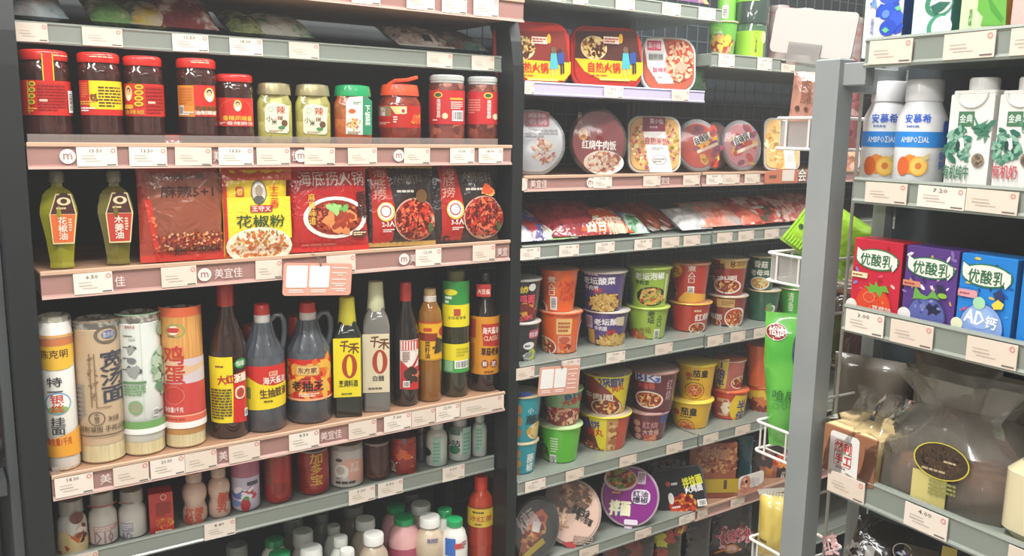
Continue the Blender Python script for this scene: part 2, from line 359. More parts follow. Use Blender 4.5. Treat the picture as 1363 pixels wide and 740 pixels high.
def turned(shape, name, label, cat, S, k, box, b, c='e4e2dd', kk=None, art=(), g=.012, dep=None, p=2, sy=1, face=1, group=None, seg=32, lr=1.0, taper=None, flute=None, H=None, tol=.00005, sx=1, lid_art=None):
    loc, R, h, psi = locate(S, k, box, g, dep, face); H = H or h; R *= .957 if shape == 'cup' else 1
    if sy != 1 and dep is None: loc = loc - Vector((0, R*(1-sy)*0, 0))
    rt = root_at(S, name, loc, psi); tag(rt, label, cat, group)
    M = {'b': b, 'c': c, 'k': kk or c}
    for pn, prof, mk in SHAPES[shape]:
        m = M[mk]; m = mat(m, .3, 0, .6) if isinstance(m, str) else (mat(*m) if isinstance(m, tuple) else m)
        mb = MB(); square = p != 2 and pn == 'body'
        if square:
            pr = []
            for r, z in prof: pr.append((r*R*.93, z*H))
            mb.rev(pr, m, 40, p=p, sy=sy, ph=.5)
        else: mb.rev([(r*R, z*H) for r, z in prof], m, seg, sy=(1 if pn != 'body' else sy))
        mb.build(pn, rt)
    if art:
        if p != 2: it = Item(rt, 'flat', flat=R*.93*sy*(1 if p > 3 else 1), k=k, base=.0012)
        else:
            prof = SHAPES[shape][0][1]; f = None
            if taper or shape == 'cup':
                def f(z, P=[(r*R, zz*H) for r, zz in prof if r > 0]):
                    for (r0, z0), (r1, z1) in zip(P, P[1:]):
                        if z0 <= z <= z1 and z1 > z0: return r0+(r1-r0)*(z-z0)/(z1-z0)
                    return P[-1][0] if z > P[-1][1] else P[0][0]
            it = Item(rt, 'cyl', R=(R*.88 if shape == 'cup' else R*lr), k=k, prof=f, tol=tol)
        it.art(art); it.done()
    if lid_art: it = Item(rt, 'cyl', R=R*.965, k=k, tol=tol); it.art(lid_art); it.done('lid_print')
    return rt, R, H
def carton(name, label, cat, S, k, box, col, art=(), d=.04, side=None, g=.01, dep=None, face=1, yaw=None, group=None, top=None, w=None, H=None, cap=None):
    loc, R, h, psi = locate(S, k, box, g, dep, face, True, yaw); H = H or h; hw = w/2 if w else R
    loc.y += d/2 if dep is None else 0
    rt = root_at(S, name, loc, psi); tag(rt, label, cat, group); mb = MB()
    mb.box((-hw, -d/2, 0), (hw, d/2, H), mat(col, .35, 0, .3), .0012); o = mb.build('carton', rt)
    if side:
        a = d*.48
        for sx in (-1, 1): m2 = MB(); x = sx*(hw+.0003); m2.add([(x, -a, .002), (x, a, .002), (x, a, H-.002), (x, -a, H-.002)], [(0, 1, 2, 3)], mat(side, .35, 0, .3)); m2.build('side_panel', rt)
    it = Item(rt, 'flat', flat=d/2, k=k); it.art(art); it.done()
    return rt, hw, H
def crinkle(seed, amp, w, h):
    rd = random.Random(seed); q = [(rd.uniform(-1, 1), rd.uniform(-1, 1), rd.uniform(0, 6.3), rd.uniform(.4, 1)) for _ in range(7)]
    def f(x, z):
        s = 0
        for a, b, c, d in q: s += d*abs(math.sin((a*x/w+b*z/h)*7+c))
        return amp*(s/4-.4)
    return f
def pouch_mesh(mb, w, h, t, m, seed=1, amp=.004, seal=.07, nx=20, nz=24, outline=None, back=None, zt=1.0):
    cr = crinkle(seed, amp, w, h)
    def bul(x, z):
        u = min(1, abs(2*x/w)); v = (z-seal*h)/(h*(1-2*seal)); v = min(1, max(0, v)); q = abs(2*v-1)
        e = max(0, 1-u**3)**.6*max(0, 1-q**2.6)**.6
        return t/2*e+cr(x, z)*min(1, e*2)
    for sg, mm in ((1, m), (-1, back or m)):
        vs = []; fs = []
        for j in range(nz+1):
            z = h*j/nz; v = j/nz; q = 1
            if outline: q = outline(v)
            pinch = 1-.04*math.sin(math.pi*min(1, max(0, v)))
            for i in range(nx+1):
                x = w*(i/nx-.5); X = x*q*pinch
                ed = .0012*math.sin(v*90) if (v < seal*.9 or v > 1-seal*.9) else 0
                vs.append((X, -sg*(bul(x, z))-(.0004*sg)+ed, z))
        for j in range(nz):
            for i in range(nx): a = j*(nx+1)+i; f = (a, a+1, a+nx+2, a+nx+1); fs.append(f if sg > 0 else f[::-1])
        mb.add(vs, fs, mm, True)
    return bul
def bag(name, label, cat, S, k, box, col, art=(), t=.03, g=.01, dep=None, face=.5, yaw=None, rx=0, ry=0, seed=1, amp=.003, group=None, seal=.06, H=None, seals=None, m=None, w=None, gloss=True, wide=1, outline=None, film=False):
    loc, R, h, psi = locate(S, k, box, g, dep, face, True, yaw); H = H or h; W = (w or 2*R)*wide
    if dep is None: loc.y += t/2
    rt = root_at(S, name, loc, psi, R_(rx), R_(ry)); tag(rt, label, cat, group); mb = MB()
    m = m or (mat(col, .22, 0, .9, None, .5) if gloss else mat(col, .5))
    bul = pouch_mesh(mb, W, H, t, m, seed, amp, seal, outline=outline); mb.build('packet', rt)
    it = Item(rt, 'flat', flat=0, bulge=bul, k=k, base=.0012, layer=.0002)
    if seals:
        for z0, z1 in ((0, seal*H*.9), (H*(1-seal*.9), H)):
            ms = MB(); vs = []; fs = []; n = 24
            for i in range(n+1):
                x = W*(i/n-.5)*.99; y = -.0022+.0006*math.sin(i*3)
                vs += [(x, y, z0), (x, y, z1)]
            for i in range(n): fs.append((2*i, 2*i+2, 2*i+3, 2*i+1))
            ms.add(vs, fs, mat(seals, .3, 0, .6)); ms.build('crimped_seal', rt)
    it.art(art); it.done('print')
    if film:
        mf = MB(); pouch_mesh(mf, W*1.03, H*1.02, t+.014, CLEAR, seed+50, amp*1.6, seal*.5, 14, 18); mf.build('film', rt)
    return rt, W, H
def tray(name, label, cat, S, k, box, rim, top, art=(), dep=.05, d=.05, rx=-12, ry=0, face=.6, yaw=None, shape='r', rr=.3, group=None, wide=1, tall=1, body=None, film=False, rimw=.08, H=None, bev=.004):
    """bowl or tray packed on its edge: lid faces the aisle, body goes back"""
    loc, R, h, psi = locate(S, k, box, 0, dep, face, True, yaw); H = (H or h)*tall; W = 2*R*wide
    F, z0_, yf_ = S; dd_ = F.ray(px(k, (box[0]+box[2])/2, box[1])); sl = dd_.z/math.hypot(dd_.x, dd_.y); H = H/(1-sl*math.tan(R_(-rx)))   # leaning back
    H2 = H/math.cos(R_(rx)); rt = root_at(S, name, loc, psi, R_(rx), R_(ry)); tag(rt, label, cat, group)
    def outl(s):
        w, hh = W/2*s, H2/2*s
        if shape == 'e': return [(w*math.cos(R_(a)), hh*math.sin(R_(a))) for a in range(0, 360, 10)]
        if shape == 'h': 
            P = []
            for a in range(0, 360, 10):
                c, q = math.cos(R_(a)), math.sin(R_(a)); v_ = abs(q)**.8; P.append((w*(1-.42*v_**2.2)*(abs(c)**.45)*(1 if c > 0 else -1) if abs(c) > .02 else 0, hh*v_*(1 if q > 0 else -1)))
            return P
        return rrect(2*w, 2*hh, min(w, hh)*2*rr, 6)
    Mx = Matrix.Translation((0, 0, H2/2)) @ Matrix.Rotation(R_(90), 4, 'X')      # local xy -> xz, +z -> -y (front)
    mb = MB(); P0, P1, P2 = outl(1), outl(.93), outl(.78); n = len(P0)
    bm_ = mat(body or rim, .4, 0, .3)
    vs = [(x, y, 0) for x, y in P1]+[(x, y, -d*.9) for x, y in P2]+[(x, y, -d) for x, y in outl(.7)]
    fs = [(kk*n+i, (kk+1)*n+i, (kk+1)*n+(i+1) % n, kk*n+(i+1) % n) for kk in range(2) for i in range(n)]+[tuple(2*n+i for i in range(n))[::-1]]
    mb.add(vs, fs, bm_, True, Mx); mb.build('bowl', rt)
    mb = MB(); mb.slab(P0, -.004, .006, mat(rim, .35, 0, .4), .002, Mx); mb.build('rim', rt)
    mb = MB(); q = outl(1-rimw); mb.slab(q, .005, .009, mat(top, .3, 0, .6) if isinstance(top, str) else top, .0015, Mx); mb.build('lid', rt)
    it = Item(rt, 'flat', flat=.009, k=k, base=.0005); it.art(art); it.done('print')
    if film:
        mb = MB(); f = outl(1.0); vs = []
        cr = crinkle(11, .004, W, H2)
        for s_, zz in ((1.01, .004), (.9, .013), (.5, .016), (.15, .017)):
            vs += [(x*s_, y*s_, zz+cr(x*s_, y*s_)*(.2 if s_ > 1 else .7)) for x, y in f]
        fs = [(kk*n+i, kk*n+(i+1) % n, (kk+1)*n+(i+1) % n, (kk+1)*n+i) for kk in range(3) for i in range(n)]
        mb.add(vs, fs, WRAP, True, Mx); mb.build('shrink_film', rt)
    return rt, W, H2
# ------------------------------------------------------------------ the shop shell
def box_obj(name, a, b, m, parent=None): mb = MB(); mb.box(a, b, m); return mb.build(name, parent)
WALLM = mat('cfccc6', .7); 
struct(box_obj('wall_back', (-2.6, 2.45, 0), (3.6, 2.55, CEIL), mat('8b8a88', .7)))
struct(box_obj('wall_front', (-2.6, -2.7, 0), (3.6, -2.6, CEIL), WALLM))
struct(box_obj('wall_left', (-2.7, -2.7, 0), (-2.6, 2.55, CEIL), WALLM))
struct(box_obj('wall_right', (3.5, -2.7, 0), (3.6, 2.55, CEIL), WALLM))
fl = struct(box_obj('floor', (-2.7, -2.7, -.05), (3.6, 2.55, -.001), mat('b9b4aa', .3)))
tm = mat('cdc8bd', .25, 0, .2, ('n', 5, 'c3beb3')); me0 = None
for i in range(10):
    for j in range(8):
        x, y = -2.6+.6*i+.31, -2.6+.6*j+.31
        if me0 is None:
            mb = MB(); mb.box((-.297, -.297, 0), (.297, .297, .006), tm, .001); t = mb.build('floor_tile', fl); me0 = t.data
        else: t = bpy.data.objects.new('floor_tile', me0); C.objects.link(t); t.parent = fl
        t.location = (x, y, 0)
struct(box_obj('ceiling', (-2.7, -2.7, CEIL), (3.6, 2.55, CEIL+.05), mat('dedcd6', .8)))
for (x, y, sx, sy), wh in zip(LAMPS, ('over the brown-railed sauce rack', 'over the cup noodle rack', 'left of the camera, turned across the others', 'behind the camera, to the right', 'farthest behind the camera', 'over the far left corner')):
    rt = empty('ceiling_light', (x, y, CEIL)); tag(rt, 'long white ceiling light '+wh, 'light', 'ceiling lights')
    mb = MB(); mb.box((-sx/2-.02, -sy/2-.02, -.028), (sx/2+.02, sy/2+.02, 0), WHITEM); mb.build('housing', rt)
# ------------------------------------------------------------------ display racks
def price_tag(parent, F, k, x0, x1, y, z0, z1, price=None, y_px=None, col='e0d0c0', tilt=0):
    ym = y_px
    a = F.at_y(px(k, x0, ym), y); b = F.at_y(px(k, x1, ym), y)
    w = (b.x-a.x)/2; cx = (a.x+b.x)/2; h = (z1-z0)/2; mb = MB(); P = PAPER if price else mat(col, .55)
    Mx = Matrix.Translation((cx, y, (z0+z1)/2)) @ Matrix.Rotation(R_(tilt), 4, 'Y')
    mb.box((-w, -.0012, -h), (w, 0, h), P, 0, Mx)
    ink = mat('6b625c', .6); pale = mat('b9ada0', .6)
    def strip(u0, v0, u1, v1, m): mb.add([(u0*w, -.0015, v0*h), (u1*w, -.0015, v0*h), (u1*w, -.0015, v1*h), (u0*w, -.0015, v1*h)], [(0, 1, 2, 3)], m, False, Mx)
    strip(-.75, -.2, -.05, -.1, pale); strip(-.75, .1, -.1, .16, pale); strip(.45, -.86, .93, -.74, ink); strip(-.6, -.45, .2, -.38, pale)
    rd = mat('d98a80', .6)
    for i in range(8):
        a0, a1 = R_(45*i), R_(45*i+45); q = h/w
        f = lambda an, r: (.8*w+r*h*math.cos(an), -.0015, .62*h+r*h*math.sin(an))
        mb.add([f(a0, .24), f(a1, .24), f(a1, .14), f(a0, .14)], [(0, 1, 2, 3)], rd, False, Mx)
    if price:
        vs, ts = text_tris(price, .03); mb.add([(x*w*.62-.05*w, -.0016, z*h*.34+.62*h) for x, z in vs], ts, mat('4a4542', .6), False, Mx)
    o = mb.build('price_tag', parent); return o
def logo(parent, x, y, z, r, col='ead9d2'):
    mb = MB(); m = mat(col, .5); n = 20
    vs = [(x+r*math.cos(6.2832*i/n), y-.0011, z+r*math.sin(6.2832*i/n)) for i in range(n)]; mb.add(vs, [tuple(range(n))], m)
    t, ts = text_tris('m', .05); mb.add([(x+a*r*1.1, y-.0015, z+b*r*.8) for a, b in t], ts, mat('9a6f68', .5)); return mb
def rail_text(rail, F, y, z, h, text, x0, x1, col='ead9d2'):
    mb = MB(); t, ts = text_tris(text, .02); mb.add([((x0+x1)/2+a*(x1-x0), y-.0014, z+b*h) for a, b in t], ts, mat(col, .5)); return mb
def merge(mb, name, parent): return mb.build(name, parent)
def shelf(rack, F, x0, x1, yf, z0, z1, depth, kind, surf_z=None):
    """shelf board + ticket rail; returns the shelf part"""
    sz = surf_z if surf_z is not None else z1-.002
    m = {'g': GREEN_RAIL, 'b': mat('a8826a', .5), 'l': mat('b9bfc4', .4)}[kind]
    mb = MB(); mb.box((x0, yf+.006, z0+.004), (x1, yf+depth, sz), m if kind != 'b' else WOOD, .0015); s = mb.build('shelf', rack); 
    mb = MB(); h = z1-z0
    rm = {'g': GREEN_RAIL, 'b': mat(RAILB, .35, 0, .4), 'l': mat('bfb8d8', .3, 0, .3)}[kind]
    # rail profile, slightly concave with a rolled lip
    prof = [(.006, z1), (0, z1), (-.002, z1-.003), (0, z1-.006), (0, z0+.006), (-.003, z0+.003), (-.002, z0), (.006, z0)]
    vs = []; fs = []
    for x in (x0, x1): vs += [(x, yf+a, b) for a, b in prof]
    n = len(prof)
    for i in range(n): fs.append((i, (i+1) % n, n+(i+1) % n, n+i))
    fs += [tuple(range(n)), tuple(range(n, 2*n))[::-1]]
    mb.add(vs, [f[::-1] for f in fs], rm)
    if kind == 'b':
        mb.box((x0, yf-.0042, z1-.005), (x1, yf+.001, z1+.0025), mat('c9a68c', .4), .001); mb.box((x0, yf-.0042, z0-.001), (x1, yf, z0+.003), mat('d6b3a6', .4))
    mb.build('ticket_rail', s); return s
# ---- bay A: seasonings rack, shelves
def mkrack(name, label): o = empty(name, (0, 0, 0)); return tag(o, label, 'shelf rack')
RA = mkrack('display_rack', 'black-framed rack with brown and green shelves holding sauces and noodles')
RB = mkrack('display_rack', 'black rack right of the black upright, with boxed hot pots and cup noodles')
RC = mkrack('display_rack', 'farthest black rack, seen left of and behind the grey post')
def upright(rack, x0, x1, yf, curve=True, zt=1.86, depth=.05, name='upright'):
    mb = MB(); P = [(yf, 0), (yf, 1.64)]
    if curve:
        for i in range(1, 9): a = R_(90*i/8); P.append((yf+.3*(1-math.cos(a))*.6, 1.64+.28*math.sin(a)))
    else: P.append((yf, zt))
    n = len(P); vs = []
    for x in (x0, x1): vs += [(x, y, z) for y, z in P]+[(x, y+depth, z-(.03 if i > 2 and curve else 0)) for i, (y, z) in enumerate(P)]
    fs = []
    for i in range(n-1):
        fs += [(i, i+1, 2*n+i+1, 2*n+i), (n+i, 3*n+i, 3*n+i+1, n+i+1), (i, n+i, n+i+1, i+1), (2*n+i, 2*n+i+1, 3*n+i+1, 3*n+i)]
    fs += [(0, 2*n, 3*n, n), (n-1, 2*n-1, 4*n-1, 3*n-1)]
    mb.add(vs, fs, mat('15191a', .5, 0, .1)); return mb.build(name, rack)
upright(RA, .122, .163, 1.645); upright(RA, 1.141, 1.170, 1.648, depth=.06)
def part(rack, name, a, b, m, bev=0): mb = MB(); mb.box(a, b, m, bev); return mb.build(name, rack)
PANEL = mat('565b5d', .6)
part(RA, 'back_panel', (.12, 2.06, 0), (1.17, 2.075, 2.1), PANEL); part(RA, 'side_panel', (.105, 1.70, 0), (.12, 2.06, 2.1), PANEL)
part(RA, 'plinth', (.12, 1.70, 0), (1.17, 2.06, .1), PANEL)
for R0, a, b in ((RB, 1.175, 1.815), (RC, 1.82, 3.32)):
    part(R0, 'back_panel', (a, 2.16, 0), (b, 2.175, 2.2), mat('3c4347', .5)); part(R0, 'plinth', (a, 1.7, 0), (b, 2.16, .1), PANEL)
    mb = MB(); wirem = mat('6a787c', .35)
    x = a+.02
    while x < b: mb.tube([(x, 2.10, .12), (x, 2.10, 2.15)], .0018, wirem, 4); x += .05
    z = .15
    while z < 2.15: mb.tube([(a, 2.105, z), (b, 2.105, z)], .0018, wirem, 4); z += .05
    o = mb.build('wire_grid', R0); o['kind'] = 'stuff'
part(RB, 'upright', (1.176, 2.0, 0), (1.2, 2.14, 2.2), PANEL); part(RB, 'upright', (1.80, 2.0, 0), (1.815, 2.14, 2.2), PANEL)
part(RC, 'upright', (1.822, 2.0, 0), (1.836, 2.14, 2.2), PANEL); part(RC, 'upright', (3.3, 2.0, 0), (3.32, 2.14, 2.2), PANEL)
def tags(S, F, k, y, z0, z1, ym, lst, tp='ticket', m=.002):
    for t in lst: price_tag(S, F, k, t[0], t[1], y-.003, z0+m, z1-m*1.5, t[2] if len(t) > 2 else None, t[3] if len(t) > 3 else ym, tilt=random.uniform(-1, 1))
XA0, XA1 = .166, 1.138
sA0 = shelf(RA, FA, XA0, 1.165, 1.65, 1.789, 1.835, .35, 'b')
tags(sA0, FA, 0, 1.65, 1.789, 1.835, 15, [(330, 362), (397, 437), (468, 506), (541, 578), (588, 621), (630, 663), (250, 290), (150, 190)])
sA1 = shelf(RA, FA, XA0, 1.142, 1.70, 1.680, 1.716, .33, 'g', 1.712)
tags(sA1, FA, 0, 1.70, 1.680, 1.716, 50, [(21, 64), (109.5, 163), (229, 277, '11.50'), (305, 349, '14.00'), (384, 424), (568, 602), (628, 658)])
sA2 = shelf(RA, FA, XA0, XA1, 1.65, 1.473, 1.514, .38, 'b')
tags(sA2, FA, 0, 1.65, 1.473, 1.512, 210, [(102, 156, '15.50'), (172, 222, '13.50'), (233, 281.5), (291, 337, '13.50'), (341.5, 386), (405, 445.5), (463, 501.5), (537.7, 572), (599, 631, '13.00'), (637, 669, '18.00')])
sA3 = shelf(RA, FA, .172, XA1, 1.65, 1.252, 1.297, .38, 'b')
tags(sA3, FA, 0, 1.65, 1.252, 1.295, 365, [(98, 150, '6.50', 379), (214.6, 261.6, None, 370), (340, 375, None, 358), (434.5, 473, None, 350), (553, 587, '12.00', 346), (629, 658.7, None, 338)])
sA4 = shelf(RA, FA, XA0, 1.13, 1.65, .890, .934, .38, 'b')
tags(sA4, FA, 0, 1.65, .890, .934, 600, [(73, 124.7, '14.00', 650), (150.5, 198, None, 630), (200, 246, '20.00', 622), (246, 288.5, None, 612), (304.5, 346, None, 604), (384.6, 425, '4.50', 590), (464, 501, None, 575), (511, 547, '7.00', 565), (547.6, 579, None, 558), (580, 612, '12.00', 548), (613, 670, None, 541)])
sA5 = shelf(RA, FA, XA0, 1.137, 1.70, .720, .757, .33, 'g', .75)
tags(sA5, FA, 0, 1.70, .720, .757, 690, [(272, 313.5, '8.80', 708), (90, 131, None, 745), (464, 499, '5.00', 660), (503, 536, '3.50', 650), (589, 618, '3.50', 628)], m=.001)
sA6 = shelf(RA, FA, XA0, 1.137, 1.68, .400, .437, .36, 'g', .43)
# brand marks on the brown rails
def mark(S, k, ln, y, z, items):
    for it in items:
        if it[0] == 'o':
            P = FA.at_y(px(k, it[1], it[2]), y); mb = logo(S, P.x, y-.002, z, .0125); mb.build('round_logo', S)
        else:
            a = FA.at_y(px(k, it[2], it[4]), y); b = FA.at_y(px(k, it[3], it[4]), y); rail_text(S, FA, y-.002, z, .019, it[1], a.x, b.x).build('rail_lettering', S)
mark(sA2, 0, 0, 1.65, 1.493, [('o', 90, 211), ('o', 400, 210), ('o', 530, 209), ('t', '美', 284, 291, 210), ('t', '佳', 388, 397, 210)])
mark(sA3, 0, 0, 1.65, 1.273, [('o', 272, 368), ('t', '美宜佳', 285, 322, 366), ('t', '佳', 153, 166, 378), ('o', 537, 346), ('t', '美', 545, 553, 345), ('t', '美宜', 661, 674, 335)])
mark(sA4, 0, 0, 1.65, .912, [('t', '美', 133, 148, 640), ('t', '美', 291, 302, 606), ('t', '美宜佳', 426, 454, 580)])
for S, x1 in ((sA2, 1.10),):
    mb = MB(); mb.box((.168, 1.648, 1.514), (x1, 1.650, 1.530), LIP); mb.build('clear_lip', S)
mb = MB(); mb.box((.168, 1.648, .934), (.18, 1.650, .950), LIP); mb.build('clear_lip', sA4)
# bay B
XB0, XB1 = 1.174, 1.80
def bshelf(rack, x0, x1, z0, z1, k='g', y=1.65, sz=None, d=.42): return shelf(rack, FA, x0, x1, y, z0, z1, d, k, sz)
sB0 = bshelf(RB, XB0, 1.806, 1.839, 1.874); tags(sB0, FA, 0, 1.65, 1.839, 1.874, 15, [(731, 752), (762, 782), (819, 844), (881, 905.5), (929.7, 952, '13.00')])
sB1 = bshelf(RB, XB0, 1.758, 1.630, 1.661, 'l'); tags(sB1, FA, 0, 1.65, 1.630, 1.661, 122, [(698, 711), (804, 829, '22.00'), (894, 917)])
sB2 = bshelf(RB, XB0, 1.758, 1.410, 1.444, 'b'); tags(sB2, FA, 0, 1.65, 1.410, 1.444, 243, [(695, 701.4), (789.4, 814, '19.90'), (856, 878.6), (909, 931)])
mark(sB2, 0, 0, 1.65, 1.427, [('t', '美宜佳', 705, 727, 245), ('o', 785, 243), ('t', '宜佳', 879, 890, 242)])
sB3 = bshelf(RB, XB0, 1.812, 1.246, 1.282); tags(sB3, FA, 0, 1.65, 1.247, 1.280, 335, [(692.5, 718.7, '15.00'), (744, 770, '16.00'), (792.4, 817.4, '12.50'), (844, 867, '23.50'), (880, 903), (909, 930.7)])
sB4 = bshelf(RB, XB0, 1.806, .955, .992); tags(sB4, FA, 0, 1.65, .956, .990, 480, [(687, 711, None, 495), (747, 771.6, '5.50', 486), (807, 831.6, '5.00', 475), (872, 894.7, None, 462)])
sB5 = bshelf(RB, XB0, 1.804, .661, .697); tags(sB5, FA, 0, 1.65, .662, .695, 630, [(699, 725.7, '6.00', 643), (753, 776.6, None, 630), (824.7, 846.8, None, 612), (887, 908, None, 596)])
sB6 = bshelf(RB, XB0, 1.802, .434, .468); tags(sB6, FA, 0, 1.65, .435, .466, 735, [(771, 796, None, 738), (845, 866, None, 713), (903.7, 924, '9.90', 694)])
sB7 = bshelf(RB, XB0, 1.802, .20, .235)
# bay C
XC0, XC1 = 1.822, 3.3
sC1 = bshelf(RC, 1.778, XC1, 1.724, 1.762); tags(sC1, FA, 0, 1.65, 1.724, 1.762, 85, [(956, 977, '5.00'), (1008, 1027, '6.50'), (1040, 1058)])
sC2 = bshelf(RC, 1.764, XC1, 1.410, 1.444, 'b'); tags(sC2, FA, 0, 1.65, 1.410, 1.444, 238, [(940, 962.5, '26.00'), (963, 984), (991, 1011), (1040, 1057.6, '19.90')])
sC3 = bshelf(RC, 1.822, XC1, 1.247, 1.283); tags(sC3, FA, 0, 1.65, 1.248, 1.281, 315, [(954.5, 974.4), (982.7, 1003), (1017.5, 1036)])
sC4 = bshelf(RC, 1.815, XC1, .952, .990); tags(sC4, FA, 0, 1.65, .953, .988, 455, [(941.7, 962), (972, 991), (1003, 1022, None, 448)])
sC5 = bshelf(RC, 1.812, XC1, .661, .697); tags(sC5, FA, 0, 1.65, .662, .695, 575, [(936, 955.7, None, 584), (978.6, 998, None, 572)])
sC6 = bshelf(RC, 1.81, XC1, .434, .468, 'b'); tags(sC6, FA, 0, 1.65, .435, .466, 680, [(928, 941, None, 690), (972, 990, None, 676)]); sC7 = bshelf(RC, 1.81, XC1, .20, .235)
# ---- grey rack on the right (frame FR: x runs right, y into the rack)
RR = empty('display_rack', FR.M @ Vector((0, 0, 0)), FR.th); tag(RR, 'near grey metal rack with milk and yogurt, its slotted grey post at left', 'shelf rack')
def partR(name, a, b, m=GREY, bev=.001): mb = MB(); mb.box(a, b, m, bev); return mb.build(name, RR)
partR('post', (-.726, -.004, 0), (-.688, .024, 1.646), GREY, .002)
partR('post', (-.722, .128, 0), (-.702, .146, 1.646))
partR('top_bar', (-.722, .024, 1.606), (-.702, .146, 1.638)); partR('top_bar', (-.702, .004, 1.612), (-.655, .02, 1.640))
partR('back_panel', (-.702, .15, 0), (.25, .158, 2.0), mat('3c4448', .5)); partR('plinth', (-.69, .02, 0), (.25, .15, .1))
def rshelf(z0, z1, lst, ym, sz):
    s = shelf(RR, FR, -.655, .22, 0, z0, z1, .148, 'g', sz); tags(s, FR, 0, 0, z0, z1, ym, lst, m=.003); return s
sR1 = rshelf(1.632, 1.667, [(1157.4, 1214.3, None, 72), (1257, 1325, None, 60), (1346, 1400, None, 52)], 65, 1.645)
sR2 = rshelf(1.468, 1.500, [(1152.5, 1208, None, 256), (1222, 1285.7, '7.20', 262), (1286, 1356, None, 268)], 262, 1.478)
sR3 = rshelf(1.304, 1.339, [(1125.7, 1177, '3.00', 432), (1185, 1242.6, None, 448), (1286, 1354.7, None, 474)], 440, 1.316)
sR4 = rshelf(1.086, 1.122, [(1101.6, 1152, None, 648), (1203.6, 1263, '4.00', 692), (1342, 1395, None, 740)], 690, 1.112)
sR5 = shelf(RR, FR, -.655, .22, 0, .84, .875, .148, 'g')
wm = mat('dcd8d2', .35)
mb = MB(); mb.tube([(-.712, .072, .1), (-.712, .072, 1.61)], .0022, wm, 8); mb.build('vertical_wire', RR)
for z in (1.31, 1.19, 1.05, .85): mb = MB(); mb.tube([(-.712, .02, z), (-.712, .135, z)], .002, wm, 8); mb.build('cross_wire', RR)
# ------------------------------------------------------------------ bay A, second shelf: jars
S2 = (FA, 1.514, 1.658)
YE, RD, CR, WH, DK, GD = 'f2cf1c', 'c8281f', 'efe3c8', 'f2efe9', '2a211d', 'd8a63a'
def head(x0, y0, x1, y1, ring='e8c53a', hair='2c2320', cloth='f0ece4'):
    w, h = x1-x0, y1-y0; X = lambda f: x0+f*w; Y = lambda f: y0+f*h
    return [('e', x0, y0, x1, y1, ring), ('e', X(.08), Y(.06), X(.92), Y(.94), 'e9c9a8'), ('e', X(.22), Y(.52), X(.78), Y(1.0), cloth), ('e', X(.25), Y(.13), X(.75), Y(.52), hair), ('e', X(.31), Y(.24), X(.69), Y(.64), 'e6b48c')]
OILY = mat('321813', .12, 0, 1, ('n', 45, '45201a'))
JARLID = mat('cf2b22', .3, 0, .5)
def jar(box, art, label, shape='jar', b=OILY, c=JARLID, k=1, **kw):
    rt, R, H = turned(shape, kw.pop('name', 'sauce_jar'), label, 'jar', S2, k, box, b, c, art=art, **kw)
    return rt, R, H
lidtext = lambda a, b, y: [('l', a, y, b, y+9, 1, 'f3c9a8')]
jar((97, 250, 350, 675), [('r', 104, 396, 352, 568, RD), ('r', 208, 258, 262, 397, RD), ('r', 207, 262, 212, 396, YE), ('r', 258, 262, 263, 396, YE), ('r', 138, 398, 146, 560, GD)]+
    [e for i in range(4) for e in (('e', 144, 399+30*i, 174, 424+30*i, YE), ('e', 149, 403+30*i, 169, 420+30*i, '6a7a2c'))]+
    [('l', 185, 412, 322, 545, 9, 'a81e18'), ('r', 196, 488, 234, 500, 'f0b9a0'), ('l', 142, 528, 185, 552, 2, GD), ('b', 331, 448, 350, 556)],
    'dark sauce jar at the left end, red paper strip over its lid', lid_art=lidtext(262, 335, 270))
jar((383, 263, 602, 675), [('r', 395, 397, 602, 568, RD), ('r', 441, 399, 600, 538, YE), ('l', 485, 425, 592, 530, 7, '5b3a1c'), ('g', 443, 455, 488, 500, 18, .12, ['5b2a1c', '8b4a22']),
    ('l', 402, 405, 434, 480, 7, 'e2703c'), ('l', 400, 495, 470, 518, 2, GD), ('l', 404, 526, 470, 550, 2, WH)], 'dark sauce jar with half-red half-yellow label, second from left', lid_art=lidtext(440, 575, 276))
jar((608, 280, 808, 675), [('r', 616, 413, 808, 573, RD)]+head(618, 420, 652, 497)+[x for i in range(4) for x in (('e', 664, 416+28*i, 706, 440+28*i, YE), ('e', 671, 421+28*i, 699, 435+28*i, 'a86a1c'))]+
    [('l', 718, 425, 800, 560, 8, 'a81e18'), ('r', 728, 500, 762, 511, 'f0b9a0'), ('q', 622, 515, 660, 536, GD, .3), ('t', '油辣椒', 622, 540, 712, 564, GD)], 'dark sauce jar, red label with four yellow ovals and small portrait')
jar((868, 292, 1072, 675), [('r', 878, 420, 958, 574, 'd98a2c'), ('r', 956, 420, 1060, 574, RD), ('r', 880, 430, 952, 520, 'cf7b2a'), ('l', 888, 432, 945, 515, 6, 'b5661e'), ('b', 886, 520, 908, 566)]+head(1004, 432, 1052, 502)+
    [('t', '风味豆豉', 962, 522, 1060, 548, '3c5a20', 0, .04), ('t', '油制辣椒', 960, 545, 1060, 566, 'f6e4d0', 0, .04), ('l', 905, 548, 955, 568, 2, WH)], 'dark sauce jar with label orange at left, red at right', lid_art=lidtext(940, 1058, 304))
jar((1063, 368, 1250, 675), [('r', 1072, 482, 1246, 622, RD), ('o', 1082, 488, 1240, 620, 'df5a30', .05)]+head(1150, 492, 1190, 548)+[('t', '香辣风味酱', 1100, 570, 1236, 594, 'f0c040', 0, .04), ('t', '香辣脆油', 1118, 598, 1238, 616, 'f3d8cc'), ('l', 1085, 600, 1112, 614, 2, 'f3d8cc')], 'short dark sauce jar, red label with one central portrait')
PICK = mat('c8bf72', .3, 0, 1, ('v', 55, 'a9a353', '8d8a46'))
